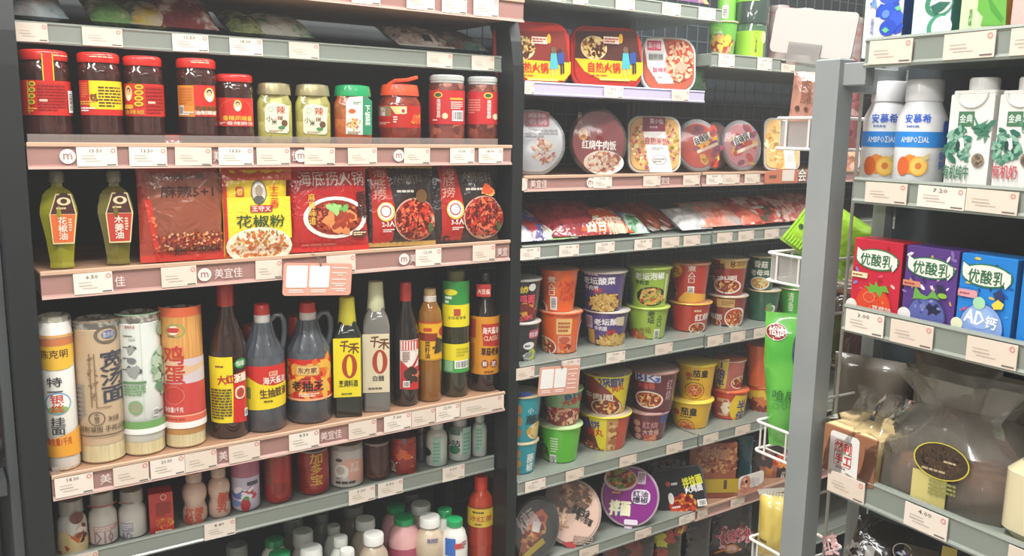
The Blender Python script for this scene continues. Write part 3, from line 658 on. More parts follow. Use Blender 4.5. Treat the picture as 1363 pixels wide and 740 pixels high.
for x0, x1, y0, lab in ((0, 186, 392, 'square jar of green pickled peppers, the left one of two'), (188, 376, 399, 'square jar of green pickled peppers, beside the green-lidded jar')):
    a = x0-0; d = y0-392
    rt, R, H = jar((x0, y0, x1, 690), [('p', [(a+58, 512+d), (a+88, 502+d), (a+136, 512+d), (a+164, 524+d), (a+165, 645+d), (a+155, 656+d), (a+60, 652+d), (a+48, 640+d), (a+46, 530+d)], 'efe6c6'),
        ('o', a+62, 525+d, a+88, 552+d, '6a9a7a', .2), ('t', '辣', a+104, 522+d, a+146, 562+d, 'b0503c', 0, .03), ('t', '小', a+54, 570+d, a+82, 598+d, '34342c', 0, .03), ('t', '米', a+80, 585+d, a+106, 614+d, '34342c', 0, .03), ('t', '椒', a+118, 570+d, a+136, 592+d, '55504a'),
        ('r', a+110, 570+d, a+116, 590+d, 'c23a2c'), ('e', a+112, 620+d, a+146, 636+d, '3f8a4a'), ('e', a+128, 590+d, a+158, 622+d, '6b4a30'), ('l', a+66, 638+d, a+136, 650+d, 2, 'a39a80')],
        lab, shape='squat', b=PICK, c=mat('b9ae86', .3, .6), k=2, p=4, sy=.9, group='square pickle jars', name='pickle_jar')
jar((378, 403, 580, 690), [('p', [(446, 660), (446, 500), (462, 478), (528, 474), (528, 664)], 'f0e8d8'), ('p', [(528, 664), (528, 474), (552, 478), (574, 498), (574, 664)], '2f8a62'), ('t', '下\n饭\n菜', 540, 520, 566, 618, 'eaf2e6', 0, .03),
    ('l', 482, 500, 522, 515, 2, '4a8a6a'), ('e', 452, 530, 500, 566, 'e9e2d4'), ('e', 458, 536, 494, 560, 'c9622c'), ('g', 448, 580, 524, 640, 40, .06, ['e09a3a', 'c9602a', 'e8c27a']), ('l', 454, 646, 520, 660, 2, '8a7a66')], 'jar of orange pickles with green lid and half-green label', shape='squat', b=mat('c9743e', .3, 0, 1, ('v', 50, 'a84a26', '8f5a2c')), c=mat('1f9a5c', .35, 0, .4), k=2, p=4, name='pickle_jar')
rt, R, H = jar((604, 398, 816, 690), [('r', 604, 520, 812, 628, 'b8241c'), ('r', 604, 522, 668, 572, '8d7a5a'), ('p', [(664, 524), (745, 524), (745, 560), (690, 562)], 'e6cf8a'), ('e', 712, 528, 742, 562, 'f2e4c4'), ('e', 719, 536, 736, 556, 'b03a2c'), ('t', '新\n疆', 618, 528, 642, 570, WH), ('l', 612, 600, 664, 614, 2, 'eac0b0'), ('l', 680, 570, 700, 606, 3, 'f0d8c8'), ('g', 764, 576, 810, 606, 16, .14, ['f08a2c', 'e6502a'])],
    'squat jar with orange handled lid and red label', shape='squat', b=mat('8a3324', .15, 0, 1, ('n', 40, '6b2a1c')), c=mat('e2502a', .4, 0, .3), k=2, lr=.99)
mb = MB(); mb.tube([(-R*.5, -R*.5, H*.93), (-R*.2, -R*.75, H*.985), (R*.35, -R*.8, H*1.0), (R*.8, -R*.45, H*1.05)], .004, mat('e2502a', .4, 0, .3)); mb.build('handle', rt)
NUT = mat('a8604a', .4, 0, .6, ('v', 70, '7a3a2c', '5a2a20'))
for x0, x1, y0, o, lab in ((853, 1030, 372, 0, 'clear-lidded jar, red label with barcode'), (1040, 1192, 380, 1, 'clear-lidded jar at the right end by the black upright')):
    sh = 0 if o == 0 else 0
    A_ = [('r', x0+2, 444+8*o, x1+4, 612, 'c22a2c')]
    if o == 0: A_ += [('e', 880, 452, 922, 482, 'e0b84a'), ('e', 886, 457, 916, 477, '3a5a3a'), ('t', '高\n端\n鲜\n香\n酥', 894, 486, 912, 580, 'f2dfd6', 0, .03), ('r', 958, 482, 1020, 492, 'e3a83a'), ('l', 962, 498, 1018, 538, 4, 'f0c4ba'), ('b', 968, 544, 1020, 596), ('e', 920, 556, 948, 586, 'efd0a8'), ('l', 876, 586, 912, 596, 1, WH)]
    else: A_ += [('e', 1124, 456, 1168, 486, 'e0b84a'), ('e', 1131, 462, 1161, 480, '3a5a3a'), ('t', '高\n端\n鲜\n香\n酥', 1140, 492, 1160, 584, 'f2dfd6', 0, .03), ('l', 1050, 486, 1108, 560, 6, 'e0887c'), ('e', 1166, 560, 1190, 590, 'efd0a8')]
    jar((x0, y0, x1, 700), A_, lab, shape='candyjar', b=NUT, c=mat('b9bcb8', .15, 0, .8), k=2, p=3.4 if 0 else 2, name='snack_jar', group='clear-lidded red jars')
# ------------------------------------------------------------------ bay A, top green shelf: flat packets
S1 = (FA, 1.713, 1.71)
def lying(name, label, cat, S, k, box, cols, t=.03, seed=1, rx=-68, art=(), H=.13, group=None, tex=None, yaw=0, ry=0, g=.01, amp=.006, w=None, dep=None, seals=None):
    F, z, yf = S; xl, yt, xr, yb = box
    m = mat(cols[0], .22, 0, .9, tex or ('n', 26, *cols[1:]), .5)
    loc, R, h, psi = locate(S, k, box, g, dep, 0, True, yaw)
    loc.z += t*.42
    rt = root_at(S, name, loc, psi, R_(rx), R_(ry)); tag(rt, label, cat, group); mb = MB(); W = w or 2*R
    bul = pouch_mesh(mb, W, H, t, m, seed, amp, .06, 18, 14); mb.build('packet', rt)
    if seals:
        ms = MB(); ms.box((-W*.49, -.0025, .0), (W*.49, -.0008, H*.055), mat(seals, .3, 0, .5)); ms.build('crimped_seal', rt)
    it = Item(rt, 'flat', flat=0, bulge=bul, k=k, base=.001); it.art(art); it.done('print')
    return rt
lying('food_packet', 'white and light blue packet at left end of top green shelf', 'packet', S1, 0, (18, 15, 92, 30), ('eceff0', 'cfe4ec', '8fcbe0'), seed=3)
lying('food_packet', 'bright green printed packet on top green shelf', 'packet', S1, 0, (122, 25, 182, 38), ('6fae6a', '8fbf7c', 'dfe6d0'), seed=4)
lying('food_packet', 'yellow and white packet on top shelf beside dark red one', 'packet', S1, 0, (176, 26, 236, 42), ('e8d24a', 'e9e4cf', '7fa86a'), seed=5)
lying('food_packet', 'dark red packet rising highest on the top green shelf', 'packet', S1, 0, (214, 16, 292, 42), ('7a3a3e', '93464a', 'e9e2da'), seed=6, rx=-58)
lying('food_packet', 'dark green packet behind two ticketless marks of top shelf', 'packet', S1, 0, (308, 36, 356, 48), ('5d7a4c', 'b8c78c', '3f5a3c'), seed=7)
lying('food_packet', 'white packet with green corner, middle of top green shelf', 'packet', S1, 0, (345, 36, 420, 52), ('e8ebe4', 'cfd8cc', '59a66c'), seed=8)
lying('food_packet', 'silver packet with a black square on its seam, top shelf', 'packet', S1, 0, (532, 48, 607, 66), ('b9a69c', 'e8e6e0', '6a3c34'), seed=9, seals='eceae4', art=[('r', 561, 56, 571, 60, '2a2a2a')])
lying('food_packet', 'brown and teal packet at right end of top green shelf', 'packet', S1, 0, (600, 48, 652, 68), ('7a4438', '4f8a86', 'c9b8a8'), seed=10)
# ------------------------------------------------------------------ bay A, third shelf: oil bottles and seasoning bags
S3 = (FA, 1.297, 1.655)
def hexbottle(box, label, fill, lab, txt, k=3):
    loc, R, H, psi = locate(S3, k, box, .01, None, .9); rt = root_at(S3, 'oil_bottle', loc, psi); tag(rt, label, 'bottle', 'diamond-waisted oil bottles')
    P = [(0, 0), (.62, 0), (.66, .02), (.62, .06), (.76, .3), (1, .56), (.98, .62), (.8, .76), (.62, .8), (.3, .84), (.27, .9)]
    mb = MB(); mb.rev([(r*R, z*H) for r, z in P], mat(fill, .1, 0, 1), 6, sy=.62, ph=.5); o = mb.build('body', rt)
    for p in o.data.polygons: p.use_smooth = False
    mb = MB(); mb.rev([(R*.3, .88*H), (R*.36, .885*H), (R*.36, .97*H), (R*.3, H), (0, H)], mat('77705c', .3, 0, .6), 20); mb.build('cap', rt)
    it = Item(rt, 'flat', flat=R*.93*.62-.002 if 0 else R*.56, k=k); it.art(lab+txt); it.done(); return rt, R, H
def hexlab(x, col, t, y=0, tc='f0e0d0'):
    P = [(x-30, 262+y), (x+40, 262+y), (x+66, 352+y), (x+56, 485+y), (x-40, 488+y), (x-58, 356+y)]
    return [('p', P, 'dccb98'), ('p', [(x-26, 268+y), (x+36, 268+y), (x+60, 352+y), (x-52, 354+y)], '4a241c'), ('p', [(x-52, 356+y), (x+60, 354+y), (x+51, 478+y), (x-36, 482+y)], col),
        ('e', x-24, 278+y, x+38, 314+y, 'e2d3a8'), ('e', x-8, 284+y, x+22, 306+y, '4a241c'), ('e', x-14, 258+y, x+26, 276+y, '3a1c16'), ('l', x-26, 320+y, x+34, 334+y, 1, 'd9c48c'),
        ('t', '\n'.join(t), x-16, 366+y, x+24, 468+y, DK if tc is None else tc, 0, .03), ('l', x+30, 372+y, x+44, 430+y, 5, 'f4d8b0')]
hexbottle((166, 160, 362, 588), 'hexagonal green oil bottle, orange label, leftmost on the shelf', '8f8d22', hexlab(278, 'd9662c', '花椒油'), [])
hexbottle((425, 160, 610, 560), 'hexagonal dark oil bottle, red label, beside the chilli bag', '6b6420', hexlab(530, 'b8382c', '木姜油', -6), [])
bag('seasoning_bag', 'brown and red foil bag of spice mix with large black lettering', 'packet', S3, 3, (625, 150, 1010, 570), 'a23c2a', t=.03, rx=-7, face=.35, seed=12, amp=.006, seals='b83424', H=.235, art=[
    ('p', [(640, 172), (1000, 165), (985, 440), (685, 455)], '8c4a34'), ('p', [(640, 290), (670, 290), (720, 555), (700, 560)], 'c8321f'), ('t', '一麻一辣', 725, 170, 905, 205, '4a2a20', 0, .03), ('t', '麻辣5+1', 712, 228, 948, 280, '3a1f18', 0, .03), ('g', 690, 435, 1000, 515, 240, .017, ['b9502c', 'c8743c', '8c2a1c', 'd8a070', '6a2418'], 1.3, 1),
    ('r', 700, 520, 1000, 560, 'b42a1c'), ('t', '贵州小吃麻辣专用', 778, 496, 985, 530, '3a1812', 4, .02), ('g', 680, 335, 700, 520, 14, .3, ['b8362a', 'd86a3c'])])
bag('seasoning_bag', 'yellow pepper-powder packet with red top band and portrait', 'packet', S3, 0, (298, 222, 387, 347), 'e8c41c', t=.02, rx=-4, face=.3, seed=13, amp=.0025, art=[
    ('r', 298, 222, 387, 240, 'c8502a'), ('r', 297, 222, 302, 347, 'c8321f'), ('r', 302, 262, 387, 318, 'f0d93a'), ('q', 312, 249, 323, 262, 'b8322a', .2), ('q', 313.5, 251, 321.5, 260, 'f0d040', .2), ('t', '回', 314, 252, 321, 259, 'b8322a')]+
    [('e', 332, 240, 353, 272, '6a6058'), ('e', 333.5, 241.5, 351.5, 270.5, 'c9c2b4'), ('e', 335.5, 260, 349.5, 272, '5a5650'), ('e', 337, 243, 348, 252, 'e9e6de'), ('e', 337.5, 246, 347.5, 261, 'a3927e'), ('r', 331, 273, 360, 282, 'b8322a'), ('t', '王守义', 333, 274, 358, 281, WH, 0, .03),
     ('t', '十\n三\n香', 357, 245, 369, 276, 'c23a22', 0, .03), ('t', '花椒粉', 313, 286, 377, 302, '2f4a2a', 0, .035), ('e', 300, 302, 388, 352, 'efe2c8'), ('g', 302, 306, 386, 346, 260, .028, ['e0a860', 'f0d8a8', 'd9762c', 'c86a3c', 'f2e6cc', 'b8742c'], 1.1), ('g', 306, 305, 380, 320, 26, .012, ['5f9a4a', 'c23a22'])])
bag('seasoning_bag', 'large red hotpot base bag picturing a white bowl of stew', 'packet', S3, 4, (152, 140, 522, 545), 'b8201e', t=.026, rx=-6, face=.25, seed=14, amp=.004, seals='c42824', art=[
    ('t', '海底捞火锅', 185, 158, 478, 228, 'e6d8cc', 0, .0), ('e', 205, 275, 490, 462, 'e9e2d8'), ('e', 226, 290, 470, 446, '8f2c1c'), ('g', 232, 296, 462, 440, 200, .022, ['6b1c12', 'b84424', '4a1410', 'c86a44']), ('g', 300, 330, 430, 430, 26, .14, ['d9683a', 'e08a50', '9c3a22'], 1.8), ('g', 318, 308, 398, 342, 14, .15, ['6fae5a', '9cc878']),
    ('t', '麻\n辣\n味\n道', 228, 262, 258, 400, 'e6c04a', 0, .01), ('t', '香\n辣', 442, 252, 492, 370, '3a1814', 0, .05), ('q', 425, 425, 492, 454, '55301f', .3), ('l', 430, 430, 488, 448, 2, 'e6cda8'), ('l', 200, 480, 420, 496, 1, 'd06a5c')])
for bx, dx, lab, sd in (((500, 130, 826, 512), 0, 'black and red chilli sauce bag with gold bottom seal', 15), ((770, 125, 1108, 480), 308, 'black and red chilli bag, rightmost, against the upright', 16)):
    y = -10 if dx else 0; x = dx
    bag('seasoning_bag', lab, 'packet', S3, 4, bx, '2f2422', t=.03, rx=-8, face=.3, seed=sd, amp=.006, group='black and red hotpot bags', seals='b08a4a' if not dx else '3a2a26', g=.01+.02*(dx == 0)*0, art=[
        ('p', [(500+x, 140+y), (582+x-6, 140+y), (612+x, 330+y), (610+x, 480+y), (522+x, 490+y), (512+x, 300+y)], 'b8281f'), ('t', '海\n底\n捞', 520+x, 150+y, 574+x, 290+y, 'd9a090', -3, .03),
        ('t', '火锅底料', 606+x, 175+y, 735+x, 222+y, '6a5c52', 0, .03), ('l', 622+x, 244+y, 728+x, 262+y, 1, 'cfc6bc'), ('e', 610+x, 282+y, 800+x, 474+y, 'c9a08a'), ('e', 616+x, 288+y, 800+x, 468+y, '8f2018'),
        ('g', 614+x, 286+y, 798+x, 468+y, 340, .028, ['b82c1c', '7a1812', 'c8402c', 'd87048', '5a120e'], 2.4), ('e', 535+x, 302+y, 612+x, 388+y, 'd6c25a'), ('e', 540+x, 306+y, 604+x, 380+y, 'f0e6dc'), ('o', 548+x, 316+y, 596+x, 370+y, 'b03028', .2),
        ('t', '2-3人' if not dx else '3-5人', 556+x, 386+y, 612+x, 412+y, WH, 0, .04), ('l', 562+x, 420+y, 612+x, 436+y, 2, 'e6dcd2'), ('e', 762+x, 392+y, 786+x, 440+y, '4a5a34')] + ([('e', 705, 244, 756, 304, '6b4a2a')] if not dx else [('g', 1000, 240, 1050, 262, 10, .3, ['e0a05a', 'c8502a'])]))
# ------------------------------------------------------------------ bay A, fourth shelf: noodle rolls and bottles
S4 = (FA, .934, 1.66)
def roll(box, label, base, art, k=5, ends='d8cba2', top='8f8a80', e0=.1, e1=.93, g=.008):
    loc, R, H, psi = locate(S4, k, box, g); rt = root_at(S4, 'noodle_roll', loc, psi); tag(rt, label, 'noodles', 'paper-wrapped noodle rolls')
    mb = MB(); rd = random.Random(int(box[0])); prof = [(0, .0), (.93, 0), (.985, .012), (.97, .03), (.985, e0)]
    mb.rev([(r*R, z*H) for r, z in prof], mat(ends, .45, 0, .6, ('s', 260, 'c9b98c')), 36); mb.build('noodle_end', rt)
    mb = MB(); mb.rev([(.99*R, e0*H-.0005), (R, e0*H), (R, .55*H), (R*.995, e1*H), (R*.97, e1*H+.001)], mat(base, .4, 0, .35) if isinstance(base, str) else base, 36); mb.build('wrapper', rt)
    mb = MB(); mb.rev([(.96*R, e1*H), (R*.99, .955*H), (R*.9, .985*H), (R*.78, .99*H), (R*.6, .965*H), (0, .96*H)], mat(top, .35, 0, .8, ('n', 60, 'b9b5aa', '6a665e')), 36, flute=.03, nf=13); mb.build('gathered_top', rt)
    it = Item(rt, 'cyl', R=R, k=k); it.art(art); it.done(); return rt
roll((183, 120, 338, 740), 'white and orange noodle roll, leftmost', 'ece9e0', [('r', 150, 240, 330, 274, 'c9784a'), ('r', 150, 274, 330, 345, 'e6b83a'), ('t', '陈克明', 186, 290, 302, 328, '5a3a1c', 0, .03), ('e', 180, 330, 330, 380, 'e6b83a'), ('r', 150, 224, 330, 236, 'e2a860'),
    ('t', '特\n一', 212, 412, 278, 478, '3a3a3c', 0, .03), ('e', 206, 480, 316, 578, '5a9ac0'), ('e', 211, 485, 311, 573, 'f0eee6'), ('e', 218, 540, 306, 572, '8ab06a'), ('t', '银\n丝', 228, 490, 286, 566, 'd03a2c', 0, .04), ('t', '挂\n面', 232, 590, 292, 668, '3a3a3c', 0, .03),
    ('p', [(225, 690), (260, 680), (350, 620), (360, 740), (225, 760)], 'e6a23a'), ('r', 205, 700, 370, 765, 'e6a02c'), ('t', '净含量1千克', 220, 682, 320, 716, 'b8402c', 0, .03)], e0=.02, e1=.95, top='a8a590', ends='f0e8d8')
roll((335, 135, 550, 740), 'kraft-coloured noodle roll with black brush lettering', mat('c2a888', .5, 0, .2), [('o', 418, 180, 525, 262, '6a6458', .25), ('e', 452, 200, 512, 236, '5a6aa0'), ('t', '金沙河', 458, 206, 506, 230, 'd8d0c0'), ('l', 455, 240, 515, 256, 1, '7a6a54'),
    ('t', '宽\n汤\n面', 450, 290, 545, 520, '3c4250', 0, .035), ('r', 402, 305, 408, 545, '8a7050'), ('r', 424, 305, 429, 545, '8a7050'), ('g', 396, 300, 436, 545, 22, .1, ['9a8060', '80684a'], 2.2), ('r', 430, 542, 500, 546, '8a7050'), ('o', 398, 565, 472, 628, '5a5044', .12), ('t', '不\n翻\n汤', 424, 574, 446, 618, '5a5044'),
    ('t', '净含量', 484, 578, 528, 602, '6a5a48'), ('l', 345, 440, 382, 600, 8, '8f8a88'), ('t', '河粉凝固 手邦兵锅', 365, 628, 555, 655, '5a4a38'), ('r', 330, 668, 575, 674, '6a5a48'), ('r', 320, 160, 560, 166, '9a8264')], e0=.13)
roll((532, 110, 728, 720), 'white and green noodle roll with printed drawings', 'dce0d8', [('r', 520, 150, 545, 590, 'c5d2c8'), ('r', 635, 165, 638, 600, 'c2c8c0'), ('t', '食用方法', 558, 180, 602, 194, 'b0504a')]+[('l', 552, 222+50*i, 622, 232+50*i, 1, '6a6a66') for i in range(4)]+
    [('e', 572, 236, 606, 246, 'b9bcb4'), ('g', 570, 270, 606, 300, 8, .25, ['55585a', '9a9c98'], 2), ('e', 570, 324, 610, 350, '77787a'), ('g', 566, 374, 634, 402, 10, .2, ['55585a', '9a9c98'], 1.6), ('r', 556, 430, 655, 440, '5f8a5a'), ('l', 560, 445, 652, 495, 4, '6a9a66'), ('e', 578, 516, 640, 578, '7aa86a'), ('e', 586, 524, 632, 570, '9a9a80'),
     ('g', 686, 260, 728, 490, 34, .16, ['8aa882', '5f8a62', 'b0c4a8'], 1.5), ('e', 696, 150, 730, 220, '9ab08a'), ('b', 684, 546, 706, 580), ('r', 540, 608, 745, 640, '6fa05c'), ('r', 545, 640, 745, 664, 'eef0ea'), ('r', 520, 128, 730, 134, '8ab08a'), ('l', 704, 545, 730, 562, 1, '5a5a58')], e0=.1)
roll((722, 92, 912, 700), 'orange and coral noodle roll, nearest the dark vinegar bottle', 'd8a05c', [('r', 700, 100, 930, 142, 'd9663c'), ('r', 700, 142, 930, 330, mat('dba35c', .4, 0, .5, ('s', 300, 'c98a44'))), ('o', 742, 172, 830, 236, '8aa05a', .2), ('e', 752, 182, 800, 222, 'e6dcc8'), ('q', 748, 190, 800, 212, 'c03a34', .5), ('l', 752, 220, 796, 236, 1, '8a6a50'),
    ('r', 700, 330, 930, 440, 'cfc0c4'), ('p', [(725, 440), (725, 330), (760, 322), (800, 350), (850, 360), (920, 320), (920, 330), (830, 400)], 'd8b48c'), ('r', 700, 440, 930, 578, 'c8443c'), ('t', '鸡\n蛋', 740, 272, 826, 440, 'c2382c', 0, .045), ('t', '面', 748, 456, 820, 528, 'c2382c', 0, .07), ('o', 742, 452, 826, 532, 'e89888', .04), ('t', '净含量1千克', 745, 544, 822, 568, 'f2dcd0', 0, .03), ('r', 700, 578, 930, 612, 'd9664c'), ('r', 700, 582, 930, 585, 'f0d0bc'), ('l', 750, 590, 890, 606, 1, 'b0483a'), ('r', 700, 612, 930, 640, 'f0ebe4'), ], e0=.1)
GLB = mat('2c1610', .1, 0, 1)
def bot(shape, box, b, c, art, label, k=6, S=S4, name='sauce_bottle', **kw): return turned(shape, name, label, 'bottle', S, k, box, b, c, art=art, **kw)
bot('sauce', (930, -15, 1106, 662), GLB, mat('b02a20', .3, 0, .5), [('r', 942, 322, 1045, 616, 'e6d21c'), ('p', [(1045, 400), (1098, 372), (1104, 604), (1045, 614)], RD), ('e', 1048, 326, 1098, 370, '2f8a3c'), ('t', '恒顺', 1056, 336, 1090, 360, WH), ('l', 965, 358, 1012, 370, 1, '7a3a1c'), ('t', '大', 976, 404, 1010, 444, 'b8281f', 4, .07), ('t', '红', 1012, 400, 1044, 436, 'b8281f', 4, .07), ('t', '浙醋', 1048, 392, 1096, 430, 'f4e6d0', 4, .07), ('l', 952, 462, 1038, 600, 11, '5a4a10'), ('q', 1052, 448, 1094, 506, 'e8d0b8', .4), ('e', 1058, 456, 1090, 500, 'b0402c'), ('b', 1092, 546, 1104, 582)],
    'dark vinegar bottle, red cap, yellow label', k=5, seg=36)
def jug(box, art, label, k, cap, hx, body='4a4e54'):
    rt, R, H = bot('slope', box, mat(body, .3, 0, .6), mat(cap, .4, 0, .4), art, label, k=k, name='sauce_jug', group='handled soy sauce jugs')
    # fluted shoulder + neck ring + loop handle
    mb = MB(); mb.rev([(R*.99, .6*H), (R*.97, .63*H), (R*.62, .74*H), (R*.52, .8*H), (R*.45, .86*H)], mat(body, .3, 0, .6), 48, flute=.03, nf=16); mb.build('fluted_shoulder', rt)
    mb = MB(); mb.rev([(R*.36, .85*H), (R*.38, .86*H), (R*.38, .92*H), (R*.36, .925*H)], mat('d9d2cc', .4), 24); mb.build('neck_ring', rt)
    mb = MB(); mb.tube([(R*.35, 0, .855*H), (R*.6, 0, .905*H), (R*.85, 0, .91*H), (R*1.0, 0, .86*H), (R*1.02, 0, .78*H), (R*.95, 0, .68*H), (R*.85, 0, .63*H)], R*.13, mat(body, .3, 0, .6), 10); mb.build('handle', rt)
    for ch in rt.children:
        if ch.name.startswith('cap'):
            for v in ch.data.vertices: v.co.x *= .62; v.co.y *= .62; v.co.z = .92*H+(v.co.z-.78*H)*.38
        if ch.name.startswith('body'):
            for v in ch.data.vertices:
                if v.co.z > .63*H: v.co.x *= .9; v.co.y *= .9
jug((-62, 150, 132, 682), [('r', -70, 430, 135, 610, RD), ('p', [(-70, 500), (-40, 470), (20, 510), (80, 515), (134, 480), (134, 590), (-60, 610)], 'e8cf1c'), ('q', -52, 520, -20, 572, '8f8440', .1), ('q', 60, 450, 98, 472, 'e2b090', .2), ('t', '新天', 64, 452, 94, 468, RD), ('t', '海天酱油', 34, 474, 126, 506, 'f0dcd0', 0, .04), ('t', '生抽豉油', 20, 526, 130, 566, '5a3a1c', 3, .045), ('l', 38, 578, 100, 590, 1, '5a4a10')],
    'grey handled soy sauce jug with red and yellow label', 6, 'd0342c', 0)
jug((138, 142, 338, 650), [('r', 120, 400, 345, 584, RD), ('g', 140, 405, 336, 560, 46, .05, ['e08a2c', 'd8641f', 'e8b040'], 2.6, 1), ('q', 180, 425, 286, 472, 'c89a50', .12), ('q', 185, 430, 281, 467, 'e0b878', .12), ('t', '东方家', 192, 436, 274, 462, '5a3818', 0, .04), ('l', 205, 480, 268, 492, 1, '8a2a10'), ('t', '老抽王', 168, 496, 302, 542, '201814', 0, .05), ('o', 162, 492, 306, 546, 'e8c0a0', .03), ('l', 196, 548, 284, 566, 2, 'f0d8c8'), ('r', 120, 574, 345, 584, 'e8a87c')],
    'grey handled soy sauce jug, red label, near the yellow-capped bottle', 6, 'd0342c', 0)
for px_, lab in ((324, 'orange-red capped soy jug standing behind the left handled jug'), (384, 'orange-red capped soy jug standing behind the right handled jug')):
    bot('slope', (px_-9, 432 if px_ < 330 else 420, px_+34, 540), mat('4a4e54', .3, 0, .6), mat('d0442c', .4, 0, .4), (), lab, k=0, dep=.14, name='sauce_jug')
def zero(box, b, lc, cap, art, label): return bot('slope', box, b, cap, art, label, kk=cap, p=5, seg=28)
def zart(x, y, bg): return [('t', '千', x-44, y+20, x-4, y+70, '6a3a20', -6, .05), ('t', '禾', x-6, y+30, x+42, y+78, '6a3a20', -6, .05), ('e', x-35, y+80, x+33, y+188, 'a83a26'), ('e', x-14, y+90, x+12, y+178, bg)]
def squarebottle(box, body, lab, capc, art, label, k=6, capw=.62):
    loc, R, H, psi = locate(S4, k, box, .012, None, .9); rt = root_at(S4, 'sauce_bottle', loc, psi); tag(rt, label, 'bottle', 'square bottles marked zero'); R *= .96
    mb = MB(); m = mat(body, .1, 0, 1)
    rings = [(1, 0), (1, .01), (1, .66), (.97, .7), (.8, .75), (.64, .78), (.6, .8)]; n = 0; vs = []; fs = []
    for r, z in rings:
        P = rrect(2*R*r, 1.9*R*r, R*(.22 if z < .7 else .6)*r, 4); n = len(P); vs += [(x, y, z*H) for x, y in P]
    for q in range(len(rings)-1):
        for i in range(n): fs.append((q*n+i, q*n+(i+1) % n, (q+1)*n+(i+1) % n, (q+1)*n+i))
    fs.append(tuple(range(n))[::-1]); mb.add(vs, fs, m, True); mb.build('body', rt)
    mb = MB(); mb.rev([(R*.66, .775*H), (R*.68, .78*H), (R*.62, .86*H), (R*.6, .865*H), (R*.55, .985*H), (R*.5, H), (0, H)], mat(capc, .45), 26); mb.build('cap', rt)
    it = Item(rt, 'flat', flat=R*.95, k=k, base=.0008); it.art(art); it.done()
squarebottle((348, 118, 476, 612), '1c2016', 0, 'd2c63a', [('r', 349, 303, 472, 566, 'e3d11c')]+zart(422, 294, 'e3d11c')+[('t', '烹调料酒', 374, 490, 458, 520, '3a3a1c', 0, .03), ('l', 385, 545, 450, 557, 1, '6a6420')], 'dark square bottle with yellow cap and yellow zero label')
squarebottle((478, 48, 602, 586), '6f6c66', 0, 'c9c9a4', [('r', 480, 284, 600, 546, 'd8cbaa')]+zart(558, 274, 'd8cbaa')+[('t', '白醋', 526, 470, 576, 494, '3a3632', 0, .03), ('l', 505, 520, 590, 534, 1, '6a6050')], 'clear square vinegar bottle with cream zero label')
bot('sauce', (614, 52, 732, 570), mat('1d1513', .1, 0, 1), mat('b8322a', .35, 0, .4), [('r', 648, 312, 728, 530, 'e9dcd2'), ('r', 650, 314, 728, 358, 'd0443c')]+[('r', 652+12*i, 316, 658+12*i, 356, 'f0e0d8') for i in range(6)]+[('p', [(650, 400), (690, 440), (728, 420), (728, 528), (650, 528)], 'c42a26'), ('p', [(668, 470), (726, 372), (728, 382), (680, 476)], 'b0302a'), ('g', 672, 440, 728, 500, 12, .2, ['6a3a24', 'd87a5a', '3a2a20'], 1.8), ('l', 660, 362, 690, 410, 5, '9a7a70'), ('b', 662, 494, 690, 522)], 'slim dark vinegar bottle, red cap, white and red label')
bot('oil', (728, 80, 834, 548), mat('8a5a1c', .08, 0, 1), mat('b89a6a', .4), [('r', 700, 236, 850, 402, 'dfa81c'), ('p', [(734, 274), (816, 280), (808, 316), (740, 312)], '8a3018'), ('q', 752, 258, 790, 274, 'c23a22', .3), ('t', '菜\n籽\n油', 760, 318, 782, 394, '3a2410', 0, .04), ('l', 792, 336, 832, 352, 1, '5a3a10'), ('e', 820, 250, 840, 290, 'b0301c'), ('r', 700, 232, 850, 238, 'c2401c'), ('r', 700, 398, 850, 404, 'b5841c'), ('p', [(808, 296), (834, 310), (834, 352), (800, 372)], '3c3420')], 'golden cooking oil bottle with yellow-red label', kk='d9d2c6')
bot('tall', (836, -2, 956, 524), mat('2b2c14', .1, 0, 1), mat('6a6a3c', .35), [('r', 800, 50, 990, 160, '2f8a3c'), ('e', 846, 84, 904, 112, 'e0d42c'), ('r', 800, 155, 990, 254, 'e2d21c'), ('l', 850, 112, 880, 150, 2, 'e8f0dc'), ('q', 888, 172, 918, 204, 'b0483a', .15), ('t', '中华老字号', 864, 206, 940, 220, '4a4a20'), ('r', 800, 330, 990, 406, 'e0cf1c'), ('r', 800, 404, 990, 458, '3f9a44'), ('b', 892, 402, 950, 438), ('q', 850, 404, 884, 450, '8ab88a', .05), ('l', 900, 345, 950, 385, 3, 'b5a81c')], 'tall green bottle with green and yellow labels, before the last bottle')
bot('sauce', (962, 6, 1092, 512), mat('20130f', .1, 0, 1), mat('1a1615', .3, 0, .5), [('r', 990, 62, 1054, 118, 'b8322a'), ('t', '大豆酱', 996, 84, 1050, 106, 'f0dcd0', 0, .03), ('r', 962, 208, 1092, 466, 'd08a1c'), ('r', 962, 214, 988, 300, 'b5401c'), ('p', [(1012, 240), (1088, 232), (1088, 334), (1020, 336)], 'b02a24'), ('t', '海天酱油', 1018, 254, 1084, 284, 'f0dcd0', 0, .04), ('t', 'CLASSIC', 1022, 292, 1084, 314, 'e8c4a0', 0, .03), ('t', '草菇老抽', 1012, 346, 1084, 380, '3c1c10', 0, .05), ('e', 1012, 400, 1042, 436, '8a2a1c'), ('e', 1050, 398, 1078, 432, '8a2a1c'), ('t', '鲜', 1018, 406, 1036, 430, WH), ('t', '浓', 1055, 404, 1073, 428, WH), ('l', 968, 318, 984, 440, 9, 'b0641c'), ('l', 1024, 446, 1080, 458, 1, '8a4a10')], 'dark soy sauce bottle with orange label by the black upright')
